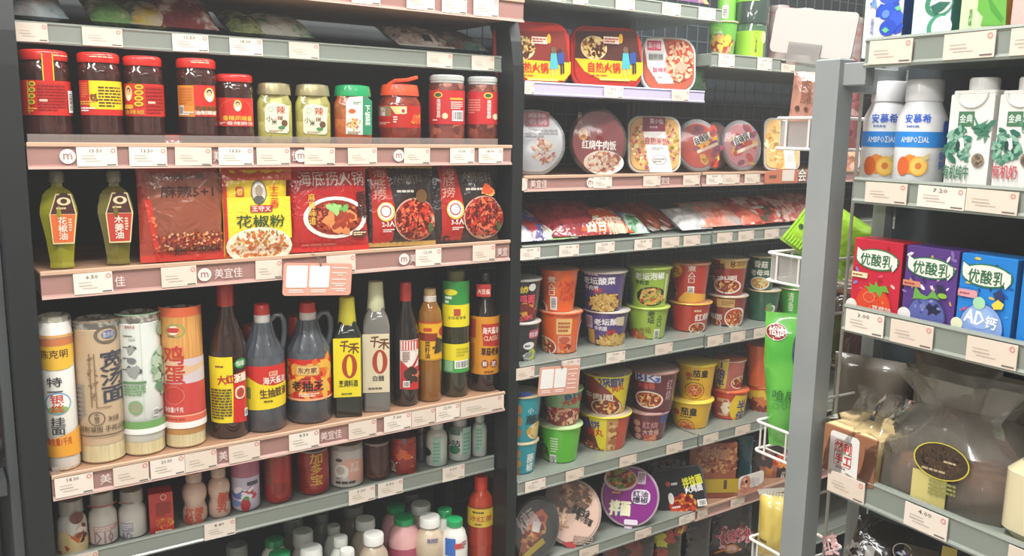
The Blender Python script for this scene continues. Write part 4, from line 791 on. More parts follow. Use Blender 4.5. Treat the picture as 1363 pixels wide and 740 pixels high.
# ------------------------------------------------------------------ bay A, fifth shelf: small bottles and cans
S5 = (FA, .752, 1.705)
def b5(shape, box, b, c, art, label, k=7, name='drink_bottle', **kw): return turned(shape, name, label, 'can' if shape == 'can' else 'bottle', S5, k, box, b, c, art=art, **kw)
b5('bigcap', (285, 390, 442, 690), 'dcd8d0', 'b5b1a8', [('e', 350, 460, 420, 520, '6a3a2c'), ('e', 398, 508, 436, 545, 'ecd0b0'), ('p', [(292, 690), (292, 620), (340, 600), (400, 640), (442, 620), (442, 690)], 'd98a2c'), ('g', 290, 590, 440, 680, 26, .14, ['e8a040', 'd0641f', 'f0d8a0'], 2), ('g', 360, 520, 440, 610, 12, .14, ['8a4a34', 'e8d8c8', '5a2c20'], 1.6)], 'milk drink bottle with orange swirl label, leftmost on the low shelf')
b5('bigcap', (444, 352, 592, 645), 'd6d2c8', 'b9b4ac', [('r', 470, 530, 600, 558, 'c8a0a0'), ('t', 'D10', 478, 562, 570, 620, 'b88a90', 0, .06), ('l', 478, 534, 570, 556, 2, 'e8dcd4'), ('r', 430, 428, 600, 436, '9a4a44')], 'white bottle with pink lettering and a dark red neck ring')
b5('bigcap', (594, 342, 740, 610), 'd8d4cc', 'b9b4ac', [('r', 612, 516, 672, 560, 'a8a4b8'), ('t', 'AD', 614, 564, 668, 596, '8f8ca8', 0, .06), ('l', 616, 520, 668, 552, 3, 'e4e0e0'), ('r', 600, 412, 672, 420, '8a6a62')], 'white bottle with faint violet lettering, left of the red carton')
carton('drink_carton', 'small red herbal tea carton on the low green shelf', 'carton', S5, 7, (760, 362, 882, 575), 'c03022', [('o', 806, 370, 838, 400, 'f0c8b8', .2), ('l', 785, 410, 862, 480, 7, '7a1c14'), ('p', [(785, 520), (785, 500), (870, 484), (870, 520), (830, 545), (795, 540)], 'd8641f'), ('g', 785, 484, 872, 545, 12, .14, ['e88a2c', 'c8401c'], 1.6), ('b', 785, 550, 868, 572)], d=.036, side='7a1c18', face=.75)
for bx, o, lab in (((916, 255, 1044, 535), 0, 'peach yogurt bottle with orange lettering, the nearer left one'), ((1046, 232, 1160, 495), 1, 'peach yogurt bottle with orange lettering, beside the strawberry can')):
    x, y = (120, -45) if o else (0, 0)
    b5('waist', bx, 'd8b8a4', 'c8ac9a', [('t', '优酸', 936+x, 440+y, 1026+x, 478+y, 'd0583c', 0, .05), ('t', '酸乳', 934+x, 476+y, 1026+x, 522+y, 'cf5038', 0, .05)] if not o else [('t', '酸\n乳', 1096, 362, 1152, 460, 'cf5038', -8, .05)], lab)
b5('can', (1164, 212, 1310, 470), 'cfc8dc', 'b5b3b8', [('r', 1140, 212, 1310, 290, 'b06a80'), ('q', 1244, 304, 1296, 324, '55505a', .2), ('e', 1180, 345, 1260, 405, 'f0ecec'), ('g', 1180, 340, 1290, 400, 16, .12, ['c8404a', '6a7ac0', 'f0e8ee'], 1.8), ('e', 1214, 392, 1262, 456, 'b82a34'), ('e', 1228, 380, 1256, 400, '5a9a4a'), ('e', 1178, 400, 1214, 430, '7a9ad0')], 'lilac can printed with strawberries', name='drink_can')
b5('can', (1322, 195, 1363, 408), '7a241c', '8a8a86', (), 'dark red can half behind the lilac strawberry can', name='drink_can', dep=.075)
b5('can', (42, 222, 178, 455), 'a82a20', '9a9692', [('t', '加\n多\n宝', 48, 262, 82, 385, '7a5a30', 0, .05), ('l', 90, 380, 160, 440, 6, '8a1c14')], 'red can, lettering faint brown, left of the gold-lettered can', k=8, name='drink_can')
b5('can', (205, 200, 362, 442), 'a0221c', '9a9692', [('t', '加\n多\n宝', 270, 235, 330, 390, 'd0a040', 0, .05), ('l', 215, 300, 262, 420, 8, '7a1812')], 'red can with large gold vertical lettering', k=8, name='drink_can')
b5('tub', (366, 172, 530, 412), 'd9d2cc', 'a8a29c', [('e', 395, 260, 428, 278, '5a4a44'), ('p', [(420, 290), (450, 262), (528, 256), (530, 366), (470, 370), (430, 330)], 'e8b09a'), ('e', 390, 290, 460, 362, 'efeae4'), ('e', 400, 300, 440, 340, 'c9bcb0'), ('t', '打\n咪', 466, 276, 510, 328, 'f4e4dc', 0, .03), ('l', 398, 368, 520, 388, 1, '5a4a48'), ('l', 400, 352, 430, 364, 2, '8a7a76')], 'white cup-shaped can with pink milk splash', k=8, name='drink_can')
b5('can', (535, 175, 658, 385), '4f2a22', '6a5c56', [('r', 500, 190, 690, 200, '8a7a70'), ('r', 500, 345, 690, 352, '7a4a3c')], 'dark brown can between white cup can and red striped can', k=8, name='drink_can')
b5('can', (664, 140, 792, 350), 'b8391f', '6a3a30', [('r', 660, 190, 800, 196, '7a2018'), ('r', 728, 160, 738, 246, '4a6a9a'), ('p', [(738, 240), (748, 235), (786, 262), (786, 300), (760, 322), (740, 280)], 'e8cfa8'), ('b', 664, 276, 718, 322), ('g', 664, 200, 790, 340, 16, .1, ['d8602c', '9a2a1c'], 2, 1)], 'orange-red can with barcode and blue straw print', k=8, name='drink_can')
WB = mat('d3dad2', .25, 0, .8)
for bx, art, lab in (((838, 70, 945, 306), [('e', 830, 205, 866, 248, '2a3a34'), ('r', 872, 160, 912, 290, 'a8cdbc'), ('l', 876, 180, 908, 280, 6, '7ab09a')], 'white ribbed bottle with pale green label, the left one of three'), ((948, 60, 1062, 268), [('q', 960, 115, 1008, 145, '3f6a58', .2), ('e', 958, 196, 1008, 238, '2f7a52'), ('t', 'D咕', 950, 168, 1008, 200, '2a3f3a', 0, .05), ('r', 1020, 108, 1058, 252, 'a8cdbc'), ('l', 1024, 130, 1054, 240, 6, '7ab09a')], 'white bottle with dark green round mark, the middle one of three'),
        ((1066, 40, 1140, 248), [('r', 1084, 96, 1118, 226, 'a8cdbc'), ('l', 1088, 110, 1114, 216, 6, '7ab09a')], 'white ribbed bottle, last by the upright on the low shelf')):
    b5('pet', bx, WB, 'c8ccc6', art, lab, k=8)
b5('pet', (790, 100, 845, 280), mat('565a5c', .2, 0, .8), '6a6e6e', (), 'dark translucent bottle squeezed behind the white ribbed bottles', k=8, dep=.075)
# ------------------------------------------------------------------ bay A, bottom shelf: milk drink bottles
S6 = (FA, .43, 1.69)
def capbottle(cx, cy, cw, col, body, shape, label, k=0, art=(), H=.2, dep=None, bw=2.0, group='milk drink bottles on the lowest shelf'):
    """placed from its cap, the part in view: cap centre pixel and width"""
    F, z, yf = S6; P = F.at_z((cx, cy), z+H); R = 1; d = F.ray((cx, cy)); D = math.hypot(P.x-F.eye.x, P.y-F.eye.y)
    a = azi(F.ray((cx-cw/2, cy))); b = azi(F.ray((cx+cw/2, cy))); rc = D*math.sin((b-a)/2); cr = {'bigcap': .72, 'milk': .53, 'waist': .6, 'pet': .6}[shape]; R = rc/cr
    rt = root_at(S6, 'milk_bottle', Vector((P.x, P.y, z)), math.atan2(F.eye.x-P.x, P.y-F.eye.y)); tag(rt, label, 'bottle', group)
    cb = SHAPES[shape][1][1][0][1]; nc = 1-(1-cb)*.62                     # these caps are flat
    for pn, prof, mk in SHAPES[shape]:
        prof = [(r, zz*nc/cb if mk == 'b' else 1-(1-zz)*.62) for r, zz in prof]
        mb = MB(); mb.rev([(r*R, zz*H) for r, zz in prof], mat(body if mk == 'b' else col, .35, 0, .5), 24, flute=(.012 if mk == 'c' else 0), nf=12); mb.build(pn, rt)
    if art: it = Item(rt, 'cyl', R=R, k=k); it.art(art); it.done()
    return rt
GC = '1fa05e'; WC = 'dedfda'  # shaded bottles below: shade under the shelf is painted into darker colours
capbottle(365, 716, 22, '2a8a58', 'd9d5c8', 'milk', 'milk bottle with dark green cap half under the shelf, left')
capbottle(372, 735, 25, GC, 'dcd8cc', 'milk', 'milk bottle with bright green cap in front, lower left', H=.19)
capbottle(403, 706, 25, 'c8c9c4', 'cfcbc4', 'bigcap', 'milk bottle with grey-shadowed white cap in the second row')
capbottle(414, 728, 27, WC, 'd8d4cc', 'bigcap', 'milk bottle with flat white cap bearing a small print, front left', H=.19)
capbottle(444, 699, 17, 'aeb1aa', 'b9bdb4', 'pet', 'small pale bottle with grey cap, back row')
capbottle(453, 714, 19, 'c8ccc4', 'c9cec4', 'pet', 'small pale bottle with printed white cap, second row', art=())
capbottle(462, 731, 19, WC, 'd0d4ca', 'pet', 'small pale bottle with printed white cap, front', H=.185)
capbottle(486, 690, 24, 'd5d6d0', 'a89a88', 'waist', 'brown milk tea bottle with white cap, back row')
capbottle(497, 710, 25, 'e6e5e0', 'b5a590', 'waist', 'brown milk tea bottle with bright white cap, front row', H=.195)
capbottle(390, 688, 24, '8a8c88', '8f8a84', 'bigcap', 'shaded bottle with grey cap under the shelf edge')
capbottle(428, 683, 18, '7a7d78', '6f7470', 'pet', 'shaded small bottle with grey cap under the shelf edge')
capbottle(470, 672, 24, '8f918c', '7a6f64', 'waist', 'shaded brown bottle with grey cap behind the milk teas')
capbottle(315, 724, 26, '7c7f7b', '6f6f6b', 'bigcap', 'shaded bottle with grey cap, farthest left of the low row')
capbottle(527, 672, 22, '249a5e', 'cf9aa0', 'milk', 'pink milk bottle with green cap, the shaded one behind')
capbottle(538, 687, 24, GC, 'e6b0b0', 'milk', 'pink milk bottle with bright green cap, the front one', H=.19, k=8, art=[('r', 640, 712, 820, 800, 'b05068')])
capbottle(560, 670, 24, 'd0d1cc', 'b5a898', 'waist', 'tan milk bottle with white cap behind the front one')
capbottle(572, 687, 25, 'eae8e2', 'ccb9a0', 'waist', 'tan milk bottle with blue lettering, white printed cap', H=.195, k=8, art=[('t', '核桃奶', 846, 655, 900, 678, '3a4a8a', 0, .04)])
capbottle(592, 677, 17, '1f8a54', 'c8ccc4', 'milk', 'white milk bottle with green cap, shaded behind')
capbottle(605, 690, 19, GC, 'e6e4de', 'milk', 'white milk bottle with blue and red print, green cap', H=.19, k=8, art=[('r', 935, 655, 985, 740, '2f6ac0'), ('r', 980, 680, 1018, 706, 'c84a4a'), ('l', 1016, 664, 1036, 702, 3, '8a4a4a')])
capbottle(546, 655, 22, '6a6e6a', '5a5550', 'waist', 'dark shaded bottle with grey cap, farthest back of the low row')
turned('tea', 'drink_bottle', 'tall amber-red iced tea bottle with red cap by the upright', 'bottle', (FA, .43, 1.69), 8, (1044, 342, 1174, 800), mat('a8381c', .12, 0, 1), mat('d8341f', .35, 0, .4), art=[('r', 1000, 510, 1200, 600, 'd9b83a'), ('t', '冰红茶', 1058, 545, 1162, 574, 'b0583a', 0, .05), ('l', 1070, 520, 1140, 536, 1, '5a4a20'), ('l', 1080, 580, 1130, 592, 1, '6a3a20'), ('r', 1000, 505, 1200, 510, '7a4a20')])
# ------------------------------------------------------------------ pink card hung on the rails (its two codes left out as blank white squares)
def card(label, F, k, P4, y, blanks, lines, rx=0):
    a = [F.at_y(px(k, *p), y) for p in P4]; cx = sum(p.x for p in a)/4; cz = sum(p.z for p in a)/4
    w = ((a[1]-a[0]).length+(a[2]-a[3]).length)/2; h = ((a[3]-a[0]).length+(a[2]-a[1]).length)/2; an = math.atan2(a[1].z-a[0].z, a[1].x-a[0].x)
    rt = bpy.data.objects.new('promotion_card', None); C.objects.link(rt); rt.matrix_world = F.M @ Matrix.Translation((cx, y, cz)) @ Matrix.Rotation(-an, 4, 'Y'); tag(rt, label, 'card')
    mb = MB(); Mx = Matrix.Rotation(R_(90), 4, 'X'); mb.slab(rrect(w, h, h*.1, 4), -.0012, .0012, mat('dba08c', .45, 0, .3), 0, Mx); mb.build('board', rt)
    mb = MB(); mb.tube([(-w*.1, .006, h*.5+.02), (0, -.004, h*.5+.01), (.004, -.002, h*.5-.005)], .002, CLEAR, 6); mb.build('clip', rt)
    mb = MB()
    for bx in blanks: X0, Z0, X1, Z1 = bx; mb.slab(rrect((X1-X0)*w, (Z1-Z0)*h, h*.04, 3, (X0+X1)/2*w, (Z0+Z1)/2*h), .0012, .0018, mat('f0ece8', .5), 0, Mx)
    for X0, Z, X1 in lines: mb.box((X0*w, -.0018, (Z-.015)*h), (X1*w, -.0012, (Z+.015)*h), mat('f0dcd4', .5))
    mb.build('print', rt)
card('pink card hanging below the seasoning shelf, two blank white squares', FA, 4, [(115, 572), (424, 575), (434, 712), (132, 720)], 1.640, [(-.46, -.25, -.16, .42), (-.13, -.25, .16, .42)], [(-.42, -.33, -.22), (-.42, -.39, -.2), (-.1, -.33, .12), (-.1, -.39, .12), (.2, .36, .44), (.2, .2, .42), (.28, .13, .36), (.2, 0, .42), (.2, -.14, .42), (.26, -.2, .38), (.2, -.3, .42), (.28, -.36, .4)])
card('pink card hanging below the cup noodle shelf, tilted, two blank squares', FA, 31, [(168, 375), (580, 345), (612, 600), (235, 638)], 1.635, [(-.46, -.25, -.16, .42), (-.13, -.25, .16, .42)], [(-.42, -.33, -.22), (-.42, -.39, -.2), (-.1, -.33, .12), (-.1, -.39, .12), (.2, .36, .44), (.2, .2, .42), (.28, .13, .36), (.2, 0, .42), (.2, -.14, .42), (.2, -.3, .42)])
# ------------------------------------------------------------------ neighbour rack left of the black upright (only its edge shows)
RL = mkrack('display_rack', 'dark rack at the very left edge, left of the black upright')
part(RL, 'back_panel', (-.8, 2.0, 0), (.10, 2.02, 2.0), PANEL); part(RL, 'plinth', (-.8, 1.72, 0), (.1, 2.0, .1), PANEL)
for z in (1.25, .9, .5, 1.62): part(RL, 'shelf', (-.8, 1.69, z), (.10, 2.0, z+.03), mat('4a4e50', .5))
bag('snack_bag', 'blue and white bag at the very left edge', 'packet', (FA, 1.28, 1.72), 0, (-60, 236, 14, 350), '3a4a80', t=.05, face=0, seed=70, amp=.006, art=[('g', -20, 250, 14, 345, 20, .12, ['d8dce4', '8a3a3a', 'c8cce0'], 1.4)])
bag('snack_bag', 'blurred red and grey bag at left edge, low', 'packet', (FA, .93, 1.72), 0, (-70, 420, 18, 560), '3a3030', t=.05, face=0, seed=71, amp=.006)
# ------------------------------------------------------------------ bay B, pale rail shelf: self-heating hot pots in rounded trays
SB1 = (FA, 1.6555, 1.67)
def hp(box, lab, o):
    dx = o
    rt, W, H = tray('hotpot_box', lab, 'instant meal', SB1, 9, box, 'b8281f', 'a8281c', face=.35, dep=.03, d=.07, rx=-6, rr=.27, group='self-heating hot pot boxes', art=[
        ('p', [(285+dx, 260), (590+dx, 278), (588+dx, 330), (560+dx, 362), (395+dx, 352), (330+dx, 320)], 'e9b91c'), ('p', [(292+dx, 140), (560+dx, 140), (582+dx, 280), (285+dx, 260)], '7a2418' if o else '4a2018'), ('e', 312+dx, 160, 430+dx, 268, 'd8c090'), ('g', 316+dx, 162, 428+dx, 262, 120, .06, ['b8843c', '8a5a2c', 'e8c87a', '5a2c18'], 1.4),
        ('r', 414+dx, 165, 484+dx, 196, 'e6d2c2'), ('l', 418+dx, 170, 480+dx, 192, 2, 'b04030'), ('e', 482+dx, 152, 500+dx, 196, 'e0a81c'), ('t', '自热火锅', 346+dx, 280, 488+dx, 326, 'c8281c', 0, .045), ('l', 350+dx, 334, 470+dx, 342, 1, 'c05030'),
        ('p', [(500+dx, 238), (524+dx, 238), (534+dx, 308), (494+dx, 310)], '4aa8b0'), ('e', 500+dx, 210, 524+dx, 240, '6a5040'), ('r', 503+dx, 308, 507+dx, 338, 'd8b090'), ('r', 520+dx, 308, 524+dx, 338, 'd8b090'), ('q', 530+dx, 234, 558+dx, 290, '2f4a90', .3), ('e', 530+dx, 218, 548+dx, 240, '3a2a24'), ('r', 542+dx, 285, 549+dx, 332, '1f2430'), ('r', 552+dx, 285, 559+dx, 330, '1f2430'), ('r', 395+dx, 352, 530+dx, 362, 'efd06a')])
hp((-72, 98, 270, 368), 'red and yellow hot pot box nearest the black upright', -322); hp((272, 122, 592, 374), 'red and yellow hot pot box, right of its twin', 0)
tray('hotpot_box', 'white-labelled hot pot box with pink shrimp picture', 'instant meal', SB1, 9, (585, 168, 833, 382), 'c8ccc8', 'b05a44', face=.4, dep=.03, d=.06, rx=-6, rr=.3, art=[('p', [(608, 172), (680, 172), (728, 374), (660, 374), (612, 300), (596, 200)], 'ecebe6'), ('r', 610, 182, 672, 226, 'd84a6a'), ('t', '莫小仙', 614, 190, 668, 218, 'f0dce0', 0, .03), ('q', 616, 240, 682, 272, 'b9bab6', .1), ('t', '自热锅', 618, 244, 680, 268, '5a5a58', 0, .03), ('t', '酸辣粉', 634, 302, 704, 326, 'c8506a', 0, .03), ('l', 640, 340, 710, 352, 1, '9a9a96'),
    ('g', 690, 182, 815, 370, 220, .055, ['d8704a', 'e8a07a', 'b84030', 'e8b898'], 1.8), ('e', 735, 280, 790, 320, 'e0a088')])
# ------------------------------------------------------------------ bay B, brown rail shelf: rice boxes
SB2 = (FA, 1.444, 1.662)
tray('rice_box', 'silver-wrapped meal box with pink top label, by the upright', 'instant meal', SB2, 10, (-45, 55, 250, 345), 'b9bec0', 'ccced0', shape='h', face=.6, dep=.035, rx=-10, film=True, art=[('q', 60, 62, 172, 130, 'c06a78', .15), ('t', '麻辣', 78, 70, 158, 92, 'e8ccd0', 0, .03), ('t', '香锅', 78, 96, 158, 120, 'e8ccd0', 0, .03), ('g', 80, 185, 200, 300, 60, .05, ['d89a60', 'c0604a', 'e8d4c0'], 2), ('l', 60, 140, 210, 180, 3, 'a09aa0')])
tray('rice_box', 'dark red braised beef rice box with white lettering across its lid', 'instant meal', SB2, 10, (266, 52, 525, 342), '2f2a2a', '8a2428', shape='h', face=.6, dep=.035, rx=-10, film=True, art=[('e', 302, 136, 344, 190, 'e8a030'), ('t', '招\n牌', 312, 144, 334, 182, '7a2418', 0, .03), ('e', 325, 236, 505, 345, 'eadfd0'), ('g', 330, 240, 500, 338, 110, .04, ['d87a50', 'e8a880', 'b85a3a', 'f0dcc0'], 1.5), ('t', '品\n味', 300, 66, 318, 120, 'd0a090'), ('t', '红烧牛肉饭', 318, 192, 470, 232, 'f6eee6', -2, .06)])
tray('rice_box', 'rice box with white central band over diced vegetables', 'instant meal', SB2, 10, (528, 84, 766, 336), 'c9c6c0', 'd8a868', shape='r', rr=.22, face=.6, dep=.035, rx=-9, art=[('g', 530, 90, 764, 332, 320, .028, ['e8c070', 'c8603a', '9a4a6a', 'f0dca0', 'a88a3a', 'e09a7a'], 1.3), ('r', 590, 88, 690, 152, '8a3a50'), ('t', '莫小仙', 622, 94, 680, 118, 'e8d4d8', 0, .03), ('l', 620, 124, 676, 140, 1, 'd8b0b8'), ('p', [(592, 152), (690, 152), (722, 334), (622, 334)], 'efece6'), ('q', 596, 180, 700, 210, 'd8cabc', .1), ('t', '自热米饭', 600, 180, 702, 212, 'b84a4a', -3, .045), ('l', 630, 222, 688, 236, 2, '8a8a86'), ('e', 632, 256, 696, 300, 'dad8d2'), ('o', 632, 256, 696, 300, '7a7a76', .1), ('l', 640, 270, 690, 292, 2, '8a8a86')])
def ramen(box, lab, dx, top, seed):
    tray('rice_box', lab, 'instant meal', SB2, 10, box, '9a9ea0', top, shape='e', face=.6, dep=.035, rx=-10, ry=-10, film=True, group='oval noodle bowls', rimw=.16, art=[('g', 812+dx, 118, 935+dx, 318, 24, .12, ['e8b040', 'c8402c', '8a3a50'], 1.6), ('p', [(814+dx, 180), (888+dx, 152), (892+dx, 186), (824+dx, 216)], 'f0ece4'), ('t', '自嗨锅', 822+dx, 166, 886+dx, 202, '2a2624', 14, .05), ('p', [(832+dx, 238), (925+dx, 198), (928+dx, 212), (836+dx, 252)], 'e8ccb0')])
ramen((762, 96, 962, 336), 'oval hot pot bowl with orange-red lid, beside the vegetable rice box', 0, 'd04a34', 1)
ramen((965, 100, 1143, 330), 'oval hot pot bowl, pink lid, the last before the gap', 178, 'd08a90', 2)
tray('rice_box', 'oval bowl behind the red-lidded one, only its edge visible', 'instant meal', (FA, 1.444, 1.76), 10, (850, 110, 985, 320), '9a9ea0', 'b08a84', shape='e', face=.6, dep=.035, rx=-8)
tray('rice_box', 'rice box of chickpeas with white band, behind the basket', 'instant meal', SB2, 10, (1138, 92, 1300, 326), 'c9c6c0', 'e0b87a', shape='r', rr=.2, face=.6, dep=.035, rx=-9, art=[('g', 1142, 98, 1290, 320, 90, .09, ['e8cc90', 'f0deb0', 'c89a50', 'd8b070'], 1.1), ('p', [(1210, 96), (1250, 96), (1275, 318), (1228, 318)], 'efece6'), ('e', 1236, 250, 1262, 290, 'c9c6c0')])
tray('rice_box', 'rice box seen beyond the grey post', 'instant meal', SB2, 0, (1086, 196, 1145, 233), 'c9c6c0', 'd8b090', shape='r', rr=.2, face=.6, dep=.035, rx=-9, H=.085, art=[('g', 1090, 200, 1140, 232, 50, .09, ['e8cc90', 'e0a8a0', 'c88a60'], 1.2)])
# ------------------------------------------------------------------ bay B, flat sausage and snack packets
SB3 = (FA, 1.276, 1.662)
for i, (bx, cols, lab, kw) in enumerate([
    ((-20, 545, 115, 660), ('e8e6e4', 'd8d4d0', 'c0d0d8'), 'white snack packet half behind the black upright', {}),
    ((45, 525, 200, 640), ('b03a2c', '3a5a9a', 'd8b8a0'), 'blue-topped red packet beside the white one', dict(H=.15)),
    ((110, 570, 305, 650), ('e6e4de', '7ab04a', 'd0d4c8'), 'white and green packet in front of the red sausages', dict(rx=-74)),
    ((195, 512, 480, 640), ('8f2f38', 'a03a40', '7a2430'), 'large dark red sausage packet', dict(H=.16, t=.045)),
    ((290, 540, 560, 632), ('e06a30', 'd84020', 'f0d8b0'), 'orange packet with white outlined lettering', dict(t=.04, H=.12)),
    ((535, 565, 625, 622), ('3f8a5a', 'c8dccc', '5a7ab0'), 'green and blue packet between orange and brown ones', dict(H=.1)),
    ((770, 545, 905, 612), ('d8d8d4', 'b9bcbc', 'e8e8e6'), 'clear white packet at the right end of the sausage shelf', {}),
    ((860, 500, 1060, 600), ('c8705a', 'd8a090', 'a8a29e'), 'pink sausage packet, leftmost beyond the joint', dict(t=.04, H=.13)),
    ((1040, 520, 1145, 585), ('e07a64', 'd06a58', 'c85a4a'), 'salmon pink sausage packet', dict(t=.035)),
    ((1060, 505, 1300, 590), ('2f4a34', 'c83a34', 'd8d8c8'), 'dark green packets with red and white flecks', dict(t=.04, H=.15)),
    ((1180, 500, 1450, 580), ('b84a40', 'd8b8a8', '8a2a28'), 'red packet seen left and right of the grey post', dict(t=.045, H=.15)),
]):
    art = [('t', '卤香', 320, 560, 410, 612, 'f0e8d8', 0, .05), ('t', '猪蹄', 415, 562, 500, 612, 'f0d8c0', 0, .05)] if i == 4 else ([('r', 1065, 515, 1115, 524, 'e0dcd4')] if i == 9 else [])
    kw.setdefault('H', .11); kw.setdefault('rx', -62); lying('snack_packet', lab, 'packet', SB3, 10, bx, cols, seed=20+i, art=art, g=.008, **kw)
# bun-like sausages standing in white sleeves
def sausage(x0, y0, x1, y1, lab, col, yaw, g=.02):
    F, z, yf = SB3; loc, R, h, psi = locate(SB3, 10, (x0, y0, x1, y1), g, None, 0); rt = root_at(SB3, 'sausage_pack', Vector((loc.x, loc.y+.02, z+.012)), R_(yaw)); tag(rt, lab, 'packet', 'sausages in paper sleeves')
    L = .13; q = .02; T = Matrix.Rotation(R_(58), 4, 'X')
    mb = MB(); mb.rev([(0, 0), (q*.6, .004), (q, .02), (q*1.05, L*.5), (q, L-.02), (q*.6, L-.004), (0, L)], mat(col, .2, 0, .9, ('n', 30, '8a3a1c')), 18, M=Matrix.Rotation(R_(-62), 4, 'X')); mb.build('sausage', rt)
    mb = MB(); mb.box((-q*1.9, .0, -.004), (q*1.9, L*1.0, .0), mat('ece8e2', .4), 0, Matrix.Rotation(R_(26), 4, 'X')); mb.build('paper_sleeve', rt)
sausage(590, 505, 670, 600, 'brown sausage in white sleeve, left of three', 'b8502c', 18); sausage(650, 500, 735, 605, 'orange-brown sausage in white sleeve, middle of three', 'c0602c', 20); sausage(705, 495, 785, 590, 'dark sausage in white sleeve, right of three', '8a3a2c', 18)
# ------------------------------------------------------------------ cup noodles, two tiers
def cups(S, k, lst):
    for it in lst:
        (bb, ba, bl, bc), top = it[:2]; rc = it[2] if len(it) > 2 else {}
        rt, R, H = turned('cup', 'cup_noodles', bl, 'cup noodles', S, k, bb, bc, kk=rc.get('rim', 'd8cfc0'), c=rc.get('lid', 'c9c4bc'), art=ba, seg=36, g=rc.get('g', .012))
        if top:
            (tb, ta, tl, tc) = top; off = FA.I @ rt.matrix_world.translation
            S2_ = (S[0], S[1]+H*.993, S[2]); xl, yt, xr, yb = tb
            turned('cup', 'cup_noodles', tl, 'cup noodles', S2_, k, tb, tc, kk=rc.get('trim', rc.get('rim', 'd8cfc0')), c=rc.get('lid', 'c9c4bc'), art=ta, seg=36, dep=off.y-S[2])
SB4 = (FA, .9915, 1.657); FOODS = ['d8923c', 'b8502c', 'e8c07a', '7a2c18']
def bowlpic(x0, y0, x1, y1, soup='8f3018', ring='e9dfd2', cols=FOODS, n=40): return [('e', x0, y0, x1, y1, ring), ('e', x0+(x1-x0)*.06, y0+(y1-y0)*.07, x1-(x1-x0)*.06, y1-(y1-y0)*.1, soup), ('g', x0+(x1-x0)*.08, y0+(y1-y0)*.1, x1-(x1-x0)*.08, y1-(y1-y0)*.12, n*2, .042, cols, 2.2)]
